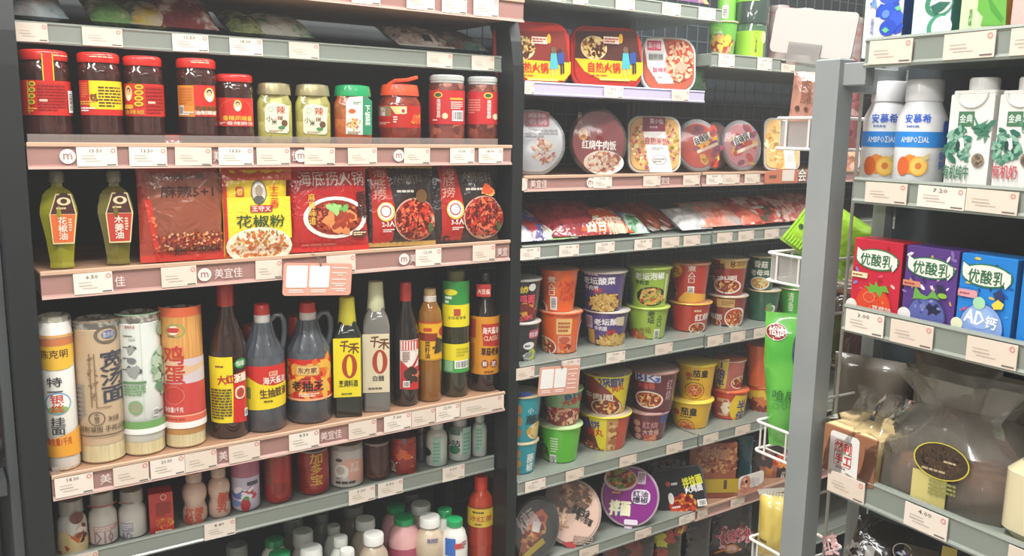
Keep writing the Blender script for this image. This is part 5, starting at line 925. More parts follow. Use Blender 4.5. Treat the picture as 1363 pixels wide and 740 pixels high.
cups(SB4, 11, [
 (((-62, 350, 135, 545), [('q', 78, 398, 120, 438, 'b04a64', .4), ('t', '拉面', 82, 408, 116, 430, 'f0e4e6', 0, .03), ('e', 55, 455, 104, 490, 'e6e6e2'), ('l', 64, 466, 96, 480, 1, '4a4a4a'), ('g', 66, 488, 114, 534, 12, .2, ['e0e0da', 'b8c84a', '8a8a86'], 1.6)], 'black noodle cup, lower tier, beside the black upright', '26272a'),
  ((-58, 160, 140, 372), [('t', '油炸', 36, 204, 76, 236, 'e8d23a', 0, .05), ('e', 78, 192, 106, 226, 'e0ddd6'), ('t', '火鸡面', 0, 244, 104, 282, 'e84a64', 0, .06), ('g', 30, 285, 110, 345, 40, .12, ['c8502c', 'e09a3c', '7a2418'], 1.6), ('t', '香辣鸡', 34, 338, 100, 362, 'd8485c', 8, .04)], 'black and red chicken noodle cup on top, beside the upright', '2a2224'), dict(rim='b9b6ae')),
 (((118, 305, 322, 525), [('q', 204, 350, 270, 422, 'e9c07a', .05), ('q', 210, 428, 270, 510, 'd8a080', .05), ('e', 214, 432, 266, 462, 'c05a3c'), ('g', 206, 462, 270, 500, 24, .12, ['e8a83c', '8a3018', 'd8602c'], 1.6), ('l', 212, 362, 262, 412, 3, 'b05a2c')]+bowlpic(120, 430, 202, 520, n=24)+[('o', 296, 350, 360, 500, 'f0e6dc', .14)], 'orange noodle cup, lower tier, with food photos', 'e0601c'),
  ((122, 120, 305, 330), [('t', '煮\n△\n□', 168, 160, 200, 245, 'f0e0d0', 0, .03), ('b', 174, 252, 206, 312), ('e', 90, 260, 160, 330, 'e6c8b0'), ('e', 92, 268, 152, 326, '7a2c18'), ('g', 215, 185, 280, 270, 30, .06, ['d8481a', 'c8401c'], 2.4, 1)], 'orange noodle cup on top, barcode side facing out', 'e0601c'), dict(rim='d8541c', lid='d8a080')),
 (((318, 300, 533, 495), [('q', 334, 332, 368, 388, 'c8a8b0', .1), ('l', 338, 338, 364, 382, 4, '7a4a6a'), ('r', 344, 394, 372, 490, 'c89a40'), ('t', '老坛酸菜', 376, 350, 500, 380, 'f2eef0', 3, .06), ('t', '牛肉面', 376, 384, 430, 404, 'f2eef0', 0, .04), ('t', '酸爽', 430, 400, 468, 420, 'c83a2c', 12, .04), ('e', 376, 420, 520, 500, '5a2a1c'), ('g', 382, 424, 515, 492, 200, .028, ['e0b84a', 'd8c07a', 'b07a2c', 'c8a860'], 3), ('p', [(468, 342), (500, 338), (500, 380), (470, 380)], 'cfc0a0')], 'purple pickled-cabbage noodle cup, lower tier', '54407c'),
  ((303, 125, 523, 322), [('l', 336, 146, 420, 158, 1, 'd0c4d8'), ('t', '老坛酸菜', 334, 165, 464, 198, 'f4f0f2', 2, .06), ('t', '牛肉面', 336, 200, 392, 222, 'f4f0f2', 0, .04), ('t', '酸爽', 372, 214, 408, 234, 'c83a2c', 12, .04), ('e', 340, 238, 492, 330, '5a2a1c'), ('g', 346, 244, 486, 322, 200, .028, ['e0b84a', 'd8c07a', 'b07a2c', 'c8a860'], 3), ('l', 440, 238, 478, 262, 2, 'e0b04a')], 'purple pickled-cabbage noodle cup on the upper tier', '54407c'), dict(rim='c8b8a8')),
 (((510, 285, 712, 465), [('t', '老\n坛', 612, 315, 642, 372, '3a4a2a', 0, .05), ('t', '△\n□', 652, 332, 674, 384, '4a5a34', 0, .02), ('b', 642, 398, 666, 446), ('t', '经典老坛', 532, 392, 628, 420, '8a7a20', 8, .05)]+[('e', 520, 408, 612, 470, '4a3a1c'), ('g', 524, 412, 606, 462, 40, .08, ['d8b04a', 'a86a2c', 'c8402c'], 2)], 'green pickled-pepper noodle cup, lower tier, plain side out', '9ab83c'),
  ((515, 108, 722, 300), [('l', 560, 124, 620, 136, 1, 'e8f0cc'), ('t', '老坛泡椒', 562, 144, 682, 176, 'f4f4ea', 3, .06), ('t', '牛肉面', 562, 178, 618, 198, '3a5a20', 0, .05), ('e', 562, 208, 690, 296, '2a2218'), ('g', 570, 216, 684, 290, 80, .05, ['e0c06a', 'c83a2c', '6a9a3a', 'd8a04a'], 2.6), ('l', 522, 135, 548, 290, 8, '7a9a34'), ('r', 686, 150, 694, 260, 'c8d8a0')], 'green pickled-pepper noodle cup on the upper tier', '9ab83c'), dict(rim='b0c84a', lid='c0d070')),
 (((700, 265, 900, 435), [('l', 820, 308, 862, 322, 1, 'e8c8a0'), ('t', '红烧', 824, 328, 878, 360, 'f0e4dc', 4, .06), ('r', 640, 280, 700, 430, '8a3a20')]+bowlpic(796, 368, 872, 424, n=24), 'red braised-beef noodle cup with yellow rim, lower tier', 'b8361f'),
  ((706, 90, 895, 275), [('e', 690, 90, 770, 165, 'e0a81c'), ('t', '肉丸', 716, 116, 764, 148, 'b83018', 0, .06), ('t', '煮\n△\n□', 792, 112, 826, 190, 'f0dcd0', 0, .02), ('b', 790, 206, 820, 262), ('g', 706, 180, 745, 260, 24, .14, ['8a4a20', 'b8702c', '5a2c14'], 1.4), ('p', [(745, 262), (780, 230), (880, 240), (876, 275), (745, 275)], 'e0a83a')], 'red noodle cup with yellow corner on the upper tier', 'b8321f'), dict(rim='e8c02c', trim='b07a5c', lid='c8906a')),
 (((872, 235, 1062, 405), [('r', 925, 262, 1000, 300, 'c8a460'), ('l', 946, 270, 995, 292, 3, '8a5a2c'), ('e', 900, 280, 925, 330, '4a241a'), ('t', '牛肉面', 884, 326, 944, 352, 'ecdcd0', 0, .04)]+bowlpic(955, 300, 1042, 396, soup='b84a2c', n=30)+bowlpic(880, 340, 940, 398, n=16), 'dark red beef noodle cup, lower tier, by the shelf joint', '8f3a28'),
  ((885, 72, 1065, 248), [('r', 940, 82, 1050, 126, 'c8a04a'), ('t', '8', 982, 90, 1004, 122, '4a2a14', 0, .04), ('l', 1008, 94, 1042, 116, 3, '8a5a20'), ('t', '红烧', 896, 100, 960, 134, '3a1c14', 4, .05), ('t', '牛肉面', 900, 158, 1012, 190, 'f0e2d8', 4, .05)]+bowlpic(905, 172, 1032, 240, soup='9a2c1c', n=40)[:3], 'dark red beef noodle cup on top, gold band', '9a3624'), dict(rim='c8a878')),
])
cups((FA, .989, 1.657), 11, [
 (((1046, 212, 1208, 382), [('g', 1140, 290, 1180, 325, 14, .26, ['e8e4da', 'c8504a', '6a9a5a'], 1.3)], 'dark green noodle cup, lower tier, left of the bright green one', '2c5a40'),
  ((1052, 62, 1192, 230), [('t', '香菇', 1092, 92, 1150, 122, 'e8e4d8', -4, .06), ('t', '老母鸡', 1076, 132, 1156, 158, 'f0ece0', 0, .05)]+bowlpic(1070, 164, 1160, 222, soup='c89a4a', cols=['e8c06a', 'b8802c', 'd8d0a0'], n=24), 'dark green noodle cup with mushroom lettering, upper tier', '2c5a40'), dict(rim='c8a868')),
 (((1188, 205, 1350, 385), [('t', '清\n香', 1240, 232, 1266, 318, 'e0f0c8', 0, .02)], 'bright green noodle cup under the upper wire basket', '4aa83a'), ((1196, 40, 1350, 208), [], 'bright green noodle cup seen through the wire basket', '4a9a3a'), dict(rim='d8c89a')),
 (((1420, 200, 1560, 385), [('g', 1430, 230, 1550, 360, 20, .1, ['a04a30', 'c8b8a0'], 1.4)], 'red cup seen just right of the grey post, lower tier', '7a4a30'), ((1425, 60, 1560, 200), [('g', 1430, 80, 1550, 190, 20, .1, ['d8d0c0', 'b8a890'], 1.4)], 'brown cup seen just right of the grey post, upper tier', '9a8468'), {}),
])
SB5 = (FA, .6965, 1.657)
cups(SB5, 12, [
 (((-40, 290, 106, 448), [('e', 10, 335, 36, 370, 'c8904a'), ('e', 12, 375, 40, 408, 'c8904a'), ('e', 8, 410, 34, 440, 'b87a3a'), ('t', '藤\n椒', 60, 352, 84, 420, 'e8f0ee', 0, .04)], 'teal noodle cup, lower tier, by the black upright', '1f9aa8'),
  ((-40, 112, 120, 303), [('e', 16, 165, 42, 205, 'c8904a'), ('e', 18, 210, 44, 250, 'c8904a'), ('e', 14, 255, 40, 292, 'b87a3a'), ('t', '藤椒', 58, 205, 110, 240, '1f3a3a', 0, .05), ('t', '小', 64, 178, 84, 200, 'e8f0ee'), ('e', 62, 236, 112, 300, 'e8dcb0'), ('g', 66, 244, 110, 292, 16, .14, ['d8a83c', 'e8d08a'], 1.8), ('p', [(10, 120), (60, 114), (80, 124), (24, 140)], '2f4a9a')], 'teal noodle cup on top with round pictures', '1f9aa8'), dict(rim='e0c890', lid='e0d8c0')),
 (((98, 228, 272, 405), [('t', '8\nG', 106, 268, 126, 300, '3a5a9a', 0, .05), ('b', 144, 358, 170, 398), ('l', 150, 290, 178, 350, 6, 'd0e8b8'), ('g', 100, 310, 140, 400, 16, .2, ['3a4a2c', '5a8a3a'], 1.6)], 'bright green noodle cup, lower tier', '5cba2c'),
  ((116, 95, 275, 248), [('t', 'BIG', 205, 122, 262, 142, '2f4a9a', 8, .05), ('t', '大食桶', 192, 140, 262, 166, 'c8362c', 12, .06), ('e', 120, 180, 262, 250, 'a83a34'), ('g', 124, 184, 260, 246, 130, .032, ['d8a880', 'c84a44', 'e8c8a0', '8a3030'], 2)], 'pale green big-size noodle cup on top, under the pink card', '8ab07a'), dict(rim='b8dc8a', lid='c0d8a8')),
 (((252, 182, 457, 362), [('p', [(258, 210), (360, 208), (360, 360), (250, 360)], '6a3020'), ('p', [(300, 212), (362, 208), (362, 360), (330, 330)], 'e8d41c'), ('r', 400, 208, 470, 360, 'c84a2c'), ('t', '块面饼', 270, 224, 338, 256, '4a3a8a', 4, .06), ('t', '肉丸', 296, 256, 350, 286, 'c8341f', 0, .06), ('r', 362, 222, 400, 350, 'c89a60'), ('g', 364, 226, 398, 346, 20, .3, ['8a4a24', 'e0b878', 'a86a34'], 1.2)]+bowlpic(258, 290, 320, 360, n=16)[1:], 'yellow and brown meatball noodle cup, lower tier', 'd8c83a'),
  ((268, 35, 457, 208), [('p', [(270, 50), (330, 48), (390, 100), (420, 160), (400, 205), (280, 205)], '9a3420'), ('p', [(310, 52), (452, 48), (436, 190), (400, 140), (365, 108)], 'e6d21c'), ('t', '2块面饼', 336, 56, 422, 100, '3a3a8a', 6, .06), ('t', '肉丸', 384, 92, 424, 116, 'c8341f', 8, .06), ('t', '烧牛肉面', 282, 124, 388, 150, 'f0e4d8', 0, .06), ('e', 300, 148, 420, 212, 'e0d0b8'), ('e', 306, 152, 414, 206, '6a2c18'), ('g', 310, 154, 410, 202, 40, .08, FOODS, 1.4)], 'yellow and red beef noodle cup on top, large numeral two', 'd8a83a'), dict(rim='e8e02c', lid='c8b8a0')),
 (((435, 178, 600, 328), [('t', 'B', 566, 192, 600, 228, '3a5aa8', 0, .08), ('t', '大食桶', 498, 262, 560, 286, 'e0b0a0', 0, .03), ('t', '红烧', 500, 232, 556, 258, 'c88a8a', 0, .04)]+[('e', 468, 222+26*i, 492, 246+26*i, 'c08a7a') for i in range(4)]+[('g', 500, 286, 560, 320, 20, .14, ['b84a34', 'd88a60'], 1.5)], 'maroon noodle cup, lower tier, with side pictures', '6a2a30'),
  ((442, 22, 637, 188), [('q', 478, 44, 566, 80, 'e0dce0', .1), ('t', 'BIG', 482, 46, 562, 78, '3a5ab0', 0, .08), ('t', '大食桶', 484, 82, 544, 106, 'c84a44', 2, .06), ('t', '红\n烧', 588, 70, 606, 150, 'c8a0a0')]+bowlpic(470, 116, 578, 184, soup='a8381c', n=44), 'maroon big-size noodle cup on the upper tier', '64262c'), dict(rim='a87068', lid='b89a90')),
 (((592, 135, 768, 292), [('e', 618, 180, 640, 202, 'c85a2c'), ('t', '茄皇', 646, 178, 704, 208, '3a3018', 0, .07), ('l', 640, 210, 700, 218, 1, '6a5a20'), ('o', 626, 222, 698, 288, '7a5a1c', .08)]+bowlpic(630, 226, 694, 284, soup='d86a2c', n=24)[1:]+[('e', 698, 236, 720, 280, 'e0a82c')], 'yellow tomato noodle cup, lower tier', 'e8b81c'),
  ((620, -2, 780, 155), [('e', 664, 42, 688, 64, 'c85a2c'), ('t', '茄皇', 690, 36, 744, 64, '3a3018', 0, .07), ('l', 666, 68, 740, 76, 1, '6a5a20'), ('o', 658, 82, 734, 148, '7a5a1c', .08)]+bowlpic(662, 86, 730, 144, soup='d86a2c', n=24)[1:]+[('e', 738, 92, 758, 132, 'e0a82c')], 'yellow tomato noodle cup on the upper tier', 'e8b81c'), dict(rim='f0d820', lid='f0d860')),
])
cups((FA, .6965, 1.657), 12, [
 (((746, 98, 902, 252), [('p', [(850, 130), (900, 128), (880, 240), (846, 240), (820, 180)], 'e8c82c'), ('t', '半\n倍', 856, 150, 884, 230, '3a3a8a', 0, .06), ('q', 782, 142, 826, 210, 'd8a880', .1), ('g', 784, 146, 824, 206, 16, .3, ['e8c8a0', 'a85a34', 'f0e0c8'], 1.2)], 'orange-red noodle cup with yellow stripe, lower tier right of the yellow cups', 'c8401f'),
  ((762, -14, 892, 116), [('p', [(776, -2), (830, -8), (812, 108), (768, 106)], 'e8d05a'), ('t', '1\n倍\n半', 782, 2, 812, 100, '3a3a9a', -6, .06)]+bowlpic(834, 60, 888, 110, n=16), 'pale red noodle cup on top with a yellow and blue band', 'c06a5c'), dict(rim='d84a20', trim='c8bcb0', lid='d87a50')),
 (((885, 85, 1015, 218), [('p', [(890, 110), (960, 110), (975, 160), (905, 150)], 'e8c03c'), ('g', 895, 150, 1000, 212, 40, .1, ['a8502c', 'd87a44', '7a2c18'], 1.6)], 'orange noodle cup with yellow wedge, lower tier far right', 'd8682c'),
  ((882, -70, 1010, 85), [('p', [(895, 80), (930, -20), (1000, -30), (1000, 80)], 'd8642c')], 'plain orange noodle cup on top, left of the green bag', 'd8702c'), dict(rim='d8602c', lid='d89060')),
])
# ------------------------------------------------------------------ bay B, lowest visible shelf: noodle bowls resting on their edges
SB6 = (FA, .467, 1.668)
tray('noodle_bowl', 'black oval noodle tray leaning by the black upright', 'instant meal', SB6, 12, (-25, 505, 158, 770), '5a5c5e', '33302f', shape='e', face=.9, dep=.006, rx=-18, ry=14, film=True, art=[('p', [(60, 600), (118, 560), (140, 590), (120, 660), (60, 720), (30, 740)], 'b85a30'), ('g', 45, 580, 130, 720, 40, .12, ['d87a40', 'e8b060', '8a3018'], 1.8), ('t', '火鸡面', 20, 570, 100, 640, 'c8b8b4', 50, .05), ('q', 80, 608, 112, 650, 'd8d4ca', .1), ('p', [(40, 740), (120, 670), (130, 690), (60, 750)], 'd8c020')])
tray('noodle_bowl', 'pale pink round noodle tub lying against the shelf back', 'instant meal', SB6, 12, (112, 448, 338, 722), 'b8a49a', 'd8b8a8', shape='e', face=.85, dep=.006, rx=-22, ry=6, art=[('e', 130, 450, 310, 580, '6a5a50'), ('g', 150, 462, 320, 560, 50, .05, ['a8806a', 'c89a84', '7a5a44'], 1.6), ('t', '拌', 158, 556, 212, 620, 'd89a7a', 180, .12), ('t', '拌', 160, 560, 210, 616, 'f0d8b8', 180, .05), ('t', '老坛酸菜', 232, 556, 300, 590, '2a2624', 160, .06), ('t', '重庆小面', 244, 590, 310, 616, '2a2624', 160, .05), ('l', 165, 622, 220, 645, 2, 'b88a5a'), ('p', [(190, 690), (240, 684), (250, 712), (215, 708)], 'b0383c'), ('l', 236, 664, 310, 700, 4, 'a08a80')])
tray('noodle_bowl', 'purple round noodle tub printed with a bowl of noodles', 'instant meal', SB6, 12, (335, 398, 562, 658), 'b8a0b0', '8a2a86', shape='e', face=.8, dep=.006, rx=-18, ry=4, art=[('e', 352, 405, 480, 494, 'c9b0a8'), ('e', 362, 408, 474, 484, '8a3c20'), ('g', 364, 410, 472, 482, 60, .06, ['b8602c', 'd88a4a', '6a2414', '6a8a3c'], 1.8), ('q', 480, 420, 512, 468, 'c8b4c0', .1), ('l', 484, 426, 508, 462, 5, '6a4a62'), ('l', 384, 494, 430, 506, 1, 'd8a04a'), ('e', 396, 556, 436, 586, '3a5ab0'), ('t', '拌面', 374, 530, 452, 586, 'f0ecc8', 0, .1), ('q', 456, 488, 528, 544, 'e6dce8', .4), ('t', '红油\n爆椒', 462, 494, 520, 540, '3a2a4a', 0, .06), ('q', 428, 602, 480, 622, 'e8dcea', .3), ('l', 430, 626, 478, 640, 1, 'e0d0e4')])
tray('noodle_bowl', 'black square fire chicken noodle tray', 'instant meal', SB6, 12, (552, 402, 752, 602), '4a4a4c', '26262a', shape='r', rr=.14, face=.7, dep=.006, rx=-14, ry=-9, art=[('t', '拌拉面', 648, 436, 724, 474, 'd8d43a', 8, .07), ('t', '火鸡面', 658, 470, 726, 498, 'eeeae6', 6, .06), ('e', 586, 458, 604, 478, 'b84a34'), ('l', 606, 458, 644, 474, 1, 'd0ccc8'), ('p', [(610, 580), (600, 550), (625, 520), (650, 500), (690, 530), (704, 560), (680, 580)], 'c8401f'), ('g', 604, 505, 700, 580, 50, .08, ['e07a2c', 'e8b03c', 'c83018', '8a1c10'], 1.8), ('e', 596, 500, 618, 545, 'e6e4de'), ('l', 612, 548, 652, 560, 1, 'f0e0d8'), ('q', 706, 524, 742, 550, 'e6e2dc', .08), ('b', 712, 526, 738, 548)])
tray('noodle_bowl', 'black square tray behind the fire chicken one', 'instant meal', (FA, .467, 1.74), 12, (500, 372, 690, 560), '4a4a4c', '3a2c28', shape='r', rr=.14, face=.7, dep=.006, rx=-14, art=[('g', 520, 380, 680, 430, 30, .06, ['7a4a34', '5a5a4a', '8a8a86'], 1.6)])
carton('noodle_box', 'brown picture box with dark yellow lower band, leaning', 'box', (FA, .467, 1.67), 12, (690, 310, 868, 505), '8a4a30', [('g', 700, 325, 860, 425, 160, .035, ['9a5434', 'b0744a', '6a2c1c', 'b8845a'], 1.4, 1), ('t', '香辣面', 720, 330, 830, 370, 'a87a5c', -10, .04), ('r', 696, 448, 866, 500, 'b0941c'), ('r', 806, 452, 818, 486, '4a3a20')], d=.05, face=.6)
bag('food_packet', 'dark teal packet standing between brown box and black bag', 'packet', (FA, .467, 1.68), 12, (866, 290, 930, 452), '1f5058', t=.03, face=.6, seed=81, art=[('r', 900, 392, 912, 430, '3a9ac0')])
bag('food_packet', 'black noodle bag with tasselled pink box print', 'packet', (FA, .467, 1.67), 12, (905, 290, 1090, 462), '2a2424', t=.03, face=.6, seed=82, rx=-10, art=[('p', [(935, 390), (1000, 384), (1004, 440), (944, 446)], 'b06a5c'), ('r', 960, 400, 985, 436, 'd8903c'), ('g', 985, 350, 1060, 400, 40, .1, ['d8602c', 'e8923c', 'b83c1c'], 1.8), ('g', 920, 330, 990, 390, 14, .2, ['8a5a54', 'a87a70', '4a3a38'], 2), ('b', 1022, 418, 1034, 452)])
for i, (bx, col, art, lab) in enumerate([
    ((740, 690, 800, 800), '3a1c1a', [('g', 745, 700, 795, 760, 20, .12, ['8a3a3a', 'b87a7a'], 1.6)], 'dark maroon bag at the bottom edge under the purple tub'),
    ((800, 675, 876, 800), '2c1a18', [('g', 805, 690, 870, 760, 20, .12, ['5a2a24', '7a3a30'], 1.6)], 'dark brown bag at the bottom edge'),
    ((872, 665, 912, 800), '3a3a10', [('g', 876, 672, 908, 735, 24, .2, ['c8c41c', '2a2a18', 'a8341c'], 1.8, 1)], 'black bag with bright yellow marks at the bottom edge'),
    ((912, 655, 950, 800), '241c1c', [], 'near-black bag left of the pink-lettered bag, bottom')]):
    bag('food_packet', lab, 'packet', (FA, .235, 1.68), 0, bx, col, H=.19, t=.03, face=.6, seed=90+i, art=art)
bag('food_packet', 'dark bag with large pink outlined lettering, tilted', 'packet', (FA, .235, 1.68), 35, (590, 300, 1010, 740), '2a2220', H=.185, t=.03, face=.6, seed=95, rx=-10, art=[('g', 620, 360, 960, 640, 60, .045, ['b84a5a', '6a5a30', 'd8a0a8', '8a2c2c'], 1.8), ('t', '火辣牛丸', 650, 420, 950, 540, 'e0a8ac', 10, .09), ('t', '火辣牛丸', 654, 424, 946, 536, 'a8283c', 10, .03), ('p', [(610, 640), (690, 605), (700, 625), (618, 668)], 'd87a2c'), ('e', 700, 560, 830, 660, 'b8783c'), ('e', 720, 575, 810, 645, 'd8a8a0')])
# ------------------------------------------------------------------ bay C top shelf: green cups; bay B top shelf packets
SC1 = (FA, 1.7625, 1.66)
cups((FA, 1.7625, 1.657), 24, [(((118, 165, 355, 418), [('e', 125, 200, 240, 260, '8ac85a'), ('t', '小鸡', 170, 236, 235, 256, 'e8f0dc', 0, .03), ('g', 140, 270, 325, 400, 60, .08, ['c87a5c', 'e8a880', 'a84a34', 'e8c850'], 1.8)], 'light green noodle cup with a small cup picture on it, top shelf', '6fb84a'), None, {'rim': 'd8d0a0'})])
turned('tub', 'snack_jar', 'clear tub with bright green label, beside the light green cup', 'jar', SC1, 24, (338, 108, 570, 432), mat('4a6a4c', .12, 0, 1), mat('55645a', .3, 0, .6), art=[('r', 300, 232, 545, 440, '96c832'), ('r', 448, 236, 545, 436, 'a8d83a'), ('o', 474, 246, 512, 290, '2f4a20', .15), ('t', '海\n苔\n脆', 480, 296, 500, 400, '4a6a20', 0, .02), ('e', 530, 236, 560, 330, 'e0dca0'), ('l', 500, 130, 560, 200, 4, '8aa090')], dep=.06)
turned('tub', 'snack_jar', 'dark tub stacked on the green-labelled tub', 'jar', (FA, 1.7625+.092, 1.66), 24, (345, -120, 600, 116), mat('3a4a42', .1, 0, 1), mat('4a5550', .3, 0, .6), dep=.06, art=[('r', 330, -20, 520, 8, '8ac83a')])
turned('tub', 'snack_jar', 'tall bright green bottle behind the light green cup', 'jar', SC1, 24, (200, -120, 345, 150), '7cc84a', 'c8d8a0', dep=.11, art=[('b', 236, 40, 282, 138)])
for i, (bx, col, cc, lab) in enumerate([((600, -100, 752, 60), '8a6462', 'a89a94', 'dull pink jar behind the white blank card'), ((760, -110, 945, 110), 'b08a88', 'c8c0bc', 'pinkish jar behind the top of the blank card'), ((945, 10, 1130, 160), 'a8b8ac', '8a7a70', 'silvery green jar behind the right of the blank card')]):
    turned('tub', 'snack_jar', lab, 'jar', SC1, 24, bx, mat(col, .12, 0, 1, ('n', 20, cc)), cc, dep=.08, H=.16 if i < 2 else .12)
turned('tub', 'snack_jar', 'silver and red jar behind the grey post top', 'jar', SC1, 0, (1120, -10, 1150, 60), mat('b8b0ac', .1, .2, 1, ('n', 20, 'a05a50')), 'a89a94', dep=.1, H=.16)
lying('food_packet', 'pink and violet packet at the end of the top shelf', 'packet', (FA, 1.873, 1.66), 0, (895, -10, 945, 14), ('b07a80', '6a4a8a', 'd8a878'), seed=60, rx=-40)
lying('food_packet', 'dull green packet at the far end of the pale rail shelf', 'packet', (FA, 1.6555, 1.70), 9, (760, 160, 900, 270), ('3f6a48', '4f7a50', '2c4a34'), seed=61, rx=-20, H=.1, w=.1)
# ------------------------------------------------------------------ grey rack: top shelf cartons
T1 = (FR, 1.645, .004)
def milkbox(bx, front, side, art, label, S=T1, k=21, H=.125, d=.04, g=.012, name='milk_carton'):
    return carton(name, label, 'carton', S, k, bx, front, art, d=d, side=side, g=g, face=0, H=H)
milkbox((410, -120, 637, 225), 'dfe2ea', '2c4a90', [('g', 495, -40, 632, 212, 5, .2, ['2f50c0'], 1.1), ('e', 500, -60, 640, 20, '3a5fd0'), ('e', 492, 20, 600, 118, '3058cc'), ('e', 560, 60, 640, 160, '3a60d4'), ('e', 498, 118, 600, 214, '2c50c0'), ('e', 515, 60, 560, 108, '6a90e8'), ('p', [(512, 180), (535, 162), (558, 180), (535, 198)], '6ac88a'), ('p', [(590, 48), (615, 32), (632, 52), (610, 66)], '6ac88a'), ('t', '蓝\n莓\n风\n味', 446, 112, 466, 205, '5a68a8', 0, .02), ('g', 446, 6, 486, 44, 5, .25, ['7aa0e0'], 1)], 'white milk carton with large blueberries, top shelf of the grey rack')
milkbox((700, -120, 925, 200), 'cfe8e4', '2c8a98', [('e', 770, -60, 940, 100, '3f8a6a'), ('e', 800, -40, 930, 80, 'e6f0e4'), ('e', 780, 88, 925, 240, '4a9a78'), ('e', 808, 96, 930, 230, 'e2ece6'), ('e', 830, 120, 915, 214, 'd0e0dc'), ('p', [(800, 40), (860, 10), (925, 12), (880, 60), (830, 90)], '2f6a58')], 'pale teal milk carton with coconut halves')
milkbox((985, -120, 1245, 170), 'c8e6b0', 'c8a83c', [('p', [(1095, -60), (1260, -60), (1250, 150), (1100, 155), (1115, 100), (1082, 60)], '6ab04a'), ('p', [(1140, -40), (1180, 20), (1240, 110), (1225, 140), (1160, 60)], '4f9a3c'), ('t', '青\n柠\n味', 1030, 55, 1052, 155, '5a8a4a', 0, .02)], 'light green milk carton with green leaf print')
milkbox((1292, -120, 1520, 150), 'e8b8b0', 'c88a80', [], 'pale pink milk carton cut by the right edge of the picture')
# second shelf
T2 = (FR, 1.478, .004)
AMB = mat('eceef0', .3, 0, .5)
def ambro(bx, dx, dy, dep, label):
    X = lambda v: v+dx
    turned('ambro', 'yogurt_bottle', label, 'bottle', T2, 13, bx, AMB, mat('e6e6e8', .35, 0, .3), dep=dep, group='white yogurt bottles with blue band', seg=40, face=1.0, art=[
        ('r', 600+dx, 590+dy, 1100+dx, 660+dy, '1f8ae0'), ('t', '安慕希', 760+dx, 510+dy, 872+dx, 550+dy, '2f68d8', 0, .04), ('l', 765+dx, 558+dy, 852+dx, 572+dy, 1, '6a88c8'), ('t', 'AMBPOΣIAL', 742+dx, 611+dy, 864+dx, 638+dy, 'e8f0f8', 0, .02),
        ('e', 745+dx, 690+dy, 812+dx, 778+dy, 'e88a2c'), ('e', 725+dx, 700+dy, 775+dx, 785+dy, 'd8642c'), ('e', 775+dx, 700+dy, 856+dx, 788+dy, 'f0b03a'), ('e', 782+dx, 708+dy, 850+dx, 782+dy, 'f4c860'), ('e', 800+dx, 728+dy, 828+dx, 758+dy, 'd87a2c'), ('p', [(826+dx, 706+dy), (866+dx, 684+dy), (858+dx, 712+dy), (840+dx, 722+dy)], 'd8c88a'), ('e', 786+dx, 684+dy, 798+dx, 696+dy, 'f0e8e0')]+
        ([('q', 922, 542, 950, 596, '2f6ac8', .2), ('t', '新\n鲜', 900, 680, 922, 760, '4a7ad0', 0, .02)] if not dx else []))
ambro((716, 358, 950, 780), 0, 0, .045, 'white yogurt bottle with blue band and peaches, the nearer right one'); ambro((566, 366, 782, 780), -150, -1, .105, 'white yogurt bottle with blue band and peaches, the left one behind')
def goldmilk(dx, label, txt):
    # body of a gable-top carton with a screw cap
    rt, hw, H = carton('milk_carton', label, 'carton', T2, 13, (948+dx, 420, 1142+dx, 760), 'eae9e4', d=.048, face=0, g=.012, group='white cap-topped milk cartons', art=[
        ('r', 996+dx, 499, 1066+dx, 566, '4a7a58'), ('t', '金典', 1002+dx, 512, 1060+dx, 550, 'd8e6dc', 0, .03), ('g', 1060+dx, 510, 1140+dx, 620, 7, .14, ['5a8f78', '3f7a62'], 4), ('p', [(1066+dx, 570), (1134+dx, 534), (1100+dx, 572)], '4a8a70'), ('p', [(1060+dx, 590), (1128+dx, 600), (1090+dx, 610)], '3f7a62'), ('p', [(1062+dx, 506), (1090+dx, 560), (1078+dx, 566)], '4a8a70'),
        ('g', 935+dx, 566, 1060+dx, 740, 46, .09, ['3f7f68', '6aa088', '2f6a58', '8ab8a0'], 2.2), ('p', [(1000+dx, 620), (1020+dx, 616), (1024+dx, 660), (1012+dx, 676), (1000+dx, 660)], 'eae9e4'), ('e', 985+dx, 630, 1006+dx, 676, '26423c'), ('e', 1056+dx, 686, 1112+dx, 748, '8a7a68'), ('g', 1060+dx, 690, 1108+dx, 744, 12, .14, ['a8946a', '5f5a50'], 1.4), ('t', txt, 930+dx, 738, 1044+dx, 800, '3f7a5a' if not dx else 'c05a64', 0, .03)])
    mb = MB(); n = 24
    mb.slab(rrect(2*hw*.98, .046, .004, 3), H-.0005, H+.004, mat('eae9e4', .35, 0, .3), .001); mb.build('shoulder', rt)
    mb = MB(); mb.tube([(hw*.75*math.cos(a)*.9, -.0245, H+.001-hw*.62*math.sin(a)) for a in [math.pi*i/12 for i in range(13)]], .0016, mat('dcdcd8', .3), 6); mb.build('collar_seam', rt)
    mb = MB(); r = hw*.62; mb.rev([(r*.9, H+.003), (r, H+.004), (r, H+.016), (r*.94, H+.018), (0, H+.018)], mat('e8e8e6', .35, 0, .3), 28, M=Matrix.Translation((0, -.004, 0))); mb.build('cap', rt)
goldmilk(0, 'white cap-topped milk carton with green leaves and green lettering', '有机纯牛'); goldmilk(218, 'white cap-topped milk carton with red lettering, at the right edge', '有机奶')
